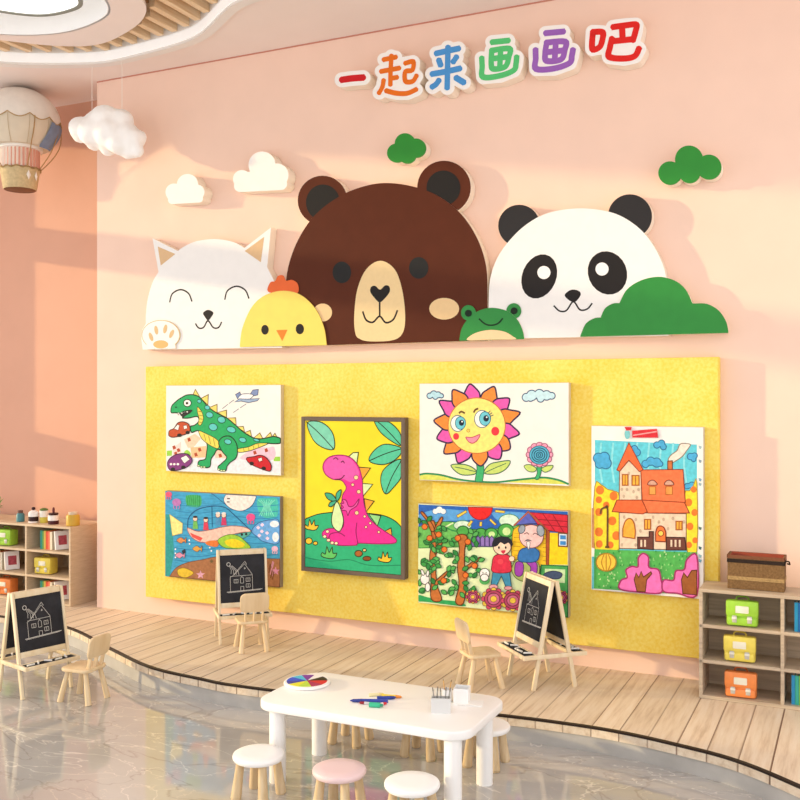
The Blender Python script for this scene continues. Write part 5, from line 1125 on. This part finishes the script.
# ring, curtain, basket (centred a little left in the picture)
zr = onY(20, 148.5, BYD).z-c.z; zb1 = onY(20, 170, BYD).z-c.z; zb0_ = onY(20, 190, BYD).z-c.z; rr = 20.5*kk
mb = MB(); mb.lathe([(rr-.01, zr-.03), (rr+.012, zr-.028), (rr+.016, zr), (rr+.008, zr+.02), (rr-.02, zr+.02)], n=44); mb.build('ring', M('f3efe8', .5, .02), t, True, label='white ring')
cm_ = M('d8b8a6', .8, .1, 10); vv, ff = [], []; N = 60
for j, z in enumerate((zr-.03, zb1+.01)):
    for i in range(N): a = 2*math.pi*i/N; r = rr-.028+(.008 if i % 2 else -.006); vv.append((r*math.cos(a), r*math.sin(a), z))
for i in range(N): ff.append((i, (i+1) % N, N+(i+1) % N, N+i))
mesh_obj('pleated_curtain', vv, ff, [M('d99a86', .8, .05), M('efe2d4', .8, .05)], t, mi=[i % 2 for i in range(N)], local=True, label='pink and cream striped curtain')
mb = MB(); rb = 19*kk; mb.lathe([(rb*.80, zb0_), (rb*.84, zb0_+.01), (rb, zb1), (rb*.9, zb1+.004), (.0005, zb1-.02)], n=44); mb.build('basket', M('c9b48a', .8, .12, 30), t, True, label='tan basket')
mb = MB(); mb.lathe([(.0005, zb0_-.004), (rb*.78, zb0_-.003), (rb*.80, zb0_)], n=44); mb.build('basket_bottom', M('7a4e30', .7, .1), t, True, label='dark brown basket bottom')
mb = MB(); N = 60; pts = [((rb+.008)*math.cos(2*math.pi*i/N), (rb+.008)*math.sin(2*math.pi*i/N), zb1+.012*math.sin(i*math.pi/2.5)) for i in range(N+1)]; mb.path(pts, .008, 6); mb.build('garland', M('a8895a', .8), t, True, label='rope garland around the basket')
camdir = math.atan2(-c.y, -c.x)
for da in (25, 52):
    a = camdir+math.radians(da); r = rb*.94; zc_ = (zb1+zb0_)/2+.03; u_ = Vector((-math.sin(a), math.cos(a), 0)); n_ = Vector((math.cos(a), math.sin(a), 0)); p = n_*(r+.014)
    mesh_obj('lozenge', [p+Vector((0, 0, zc_+.06)), p+u_*.028+Vector((0, 0, zc_)), p+Vector((0, 0, zc_-.06)), p-u_*.028+Vector((0, 0, zc_)), p+n_*.014+Vector((0, 0, zc_)), p-n_*.01+Vector((0, 0, zc_))], [(0, 1, 4), (1, 2, 4), (2, 3, 4), (3, 0, 4), (1, 0, 5), (2, 1, 5), (3, 2, 5), (0, 3, 5)], M('f2ece2', .5), t, local=True, label='white lozenge ornament')
# blue cloth panel on the right side of the envelope
vv, ff = [], []; a0, a1 = camdir+math.radians(48), camdir+math.radians(96); NA, NZ = 8, 10; zt_, zl_ = onY(50, 121, BYD).z-c.z, onY(44, 147, BYD).z-c.z
for j in range(NZ+1):
    f_ = j/NZ; z = zt_+(zl_-zt_)*f_
    for i in range(NA+1):
        a = a0+(a1-a0)*i/NA-f_*math.radians(10); r = er(z)+.014+.004*math.sin(i*2); vv.append((r*math.cos(a), r*math.sin(a), z))
for j in range(NZ):
    for i in range(NA): ff.append((j*(NA+1)+i, j*(NA+1)+i+1, (j+1)*(NA+1)+i+1, (j+1)*(NA+1)+i))
mesh_obj('blue_cloth', vv, ff, M('7f92b0', .8, .1, 14), t, local=True, smooth=True, label='blue cloth on the right side')
for da, sag in ((70, .06), (88, .10), (20, .03), (-60, .06), (-88, .10), (160, .05)):
    a = camdir+math.radians(da); pts = []
    for i in range(9):
        f_ = i/8; r = (R_*.98)*(1-f_)+rb*f_+sag*math.sin(math.pi*f_); z = (zs-.02)*(1-f_)+zb1*f_; r = max(r, er(z)+.012) if z > zr else r; pts.append((r*math.cos(a), r*math.sin(a), z))
    mb = MB(); mb.path(pts, .006, 6); mb.build('rope', M('b08a58', .8), t, True)
mb = MB(); mb.tube((0, 0, R_*.885), (0, 0, CEIL-c.z-.002), .004, .004, 8); mb.build('hanging_thread', M('e6dccc', .6), t, True)
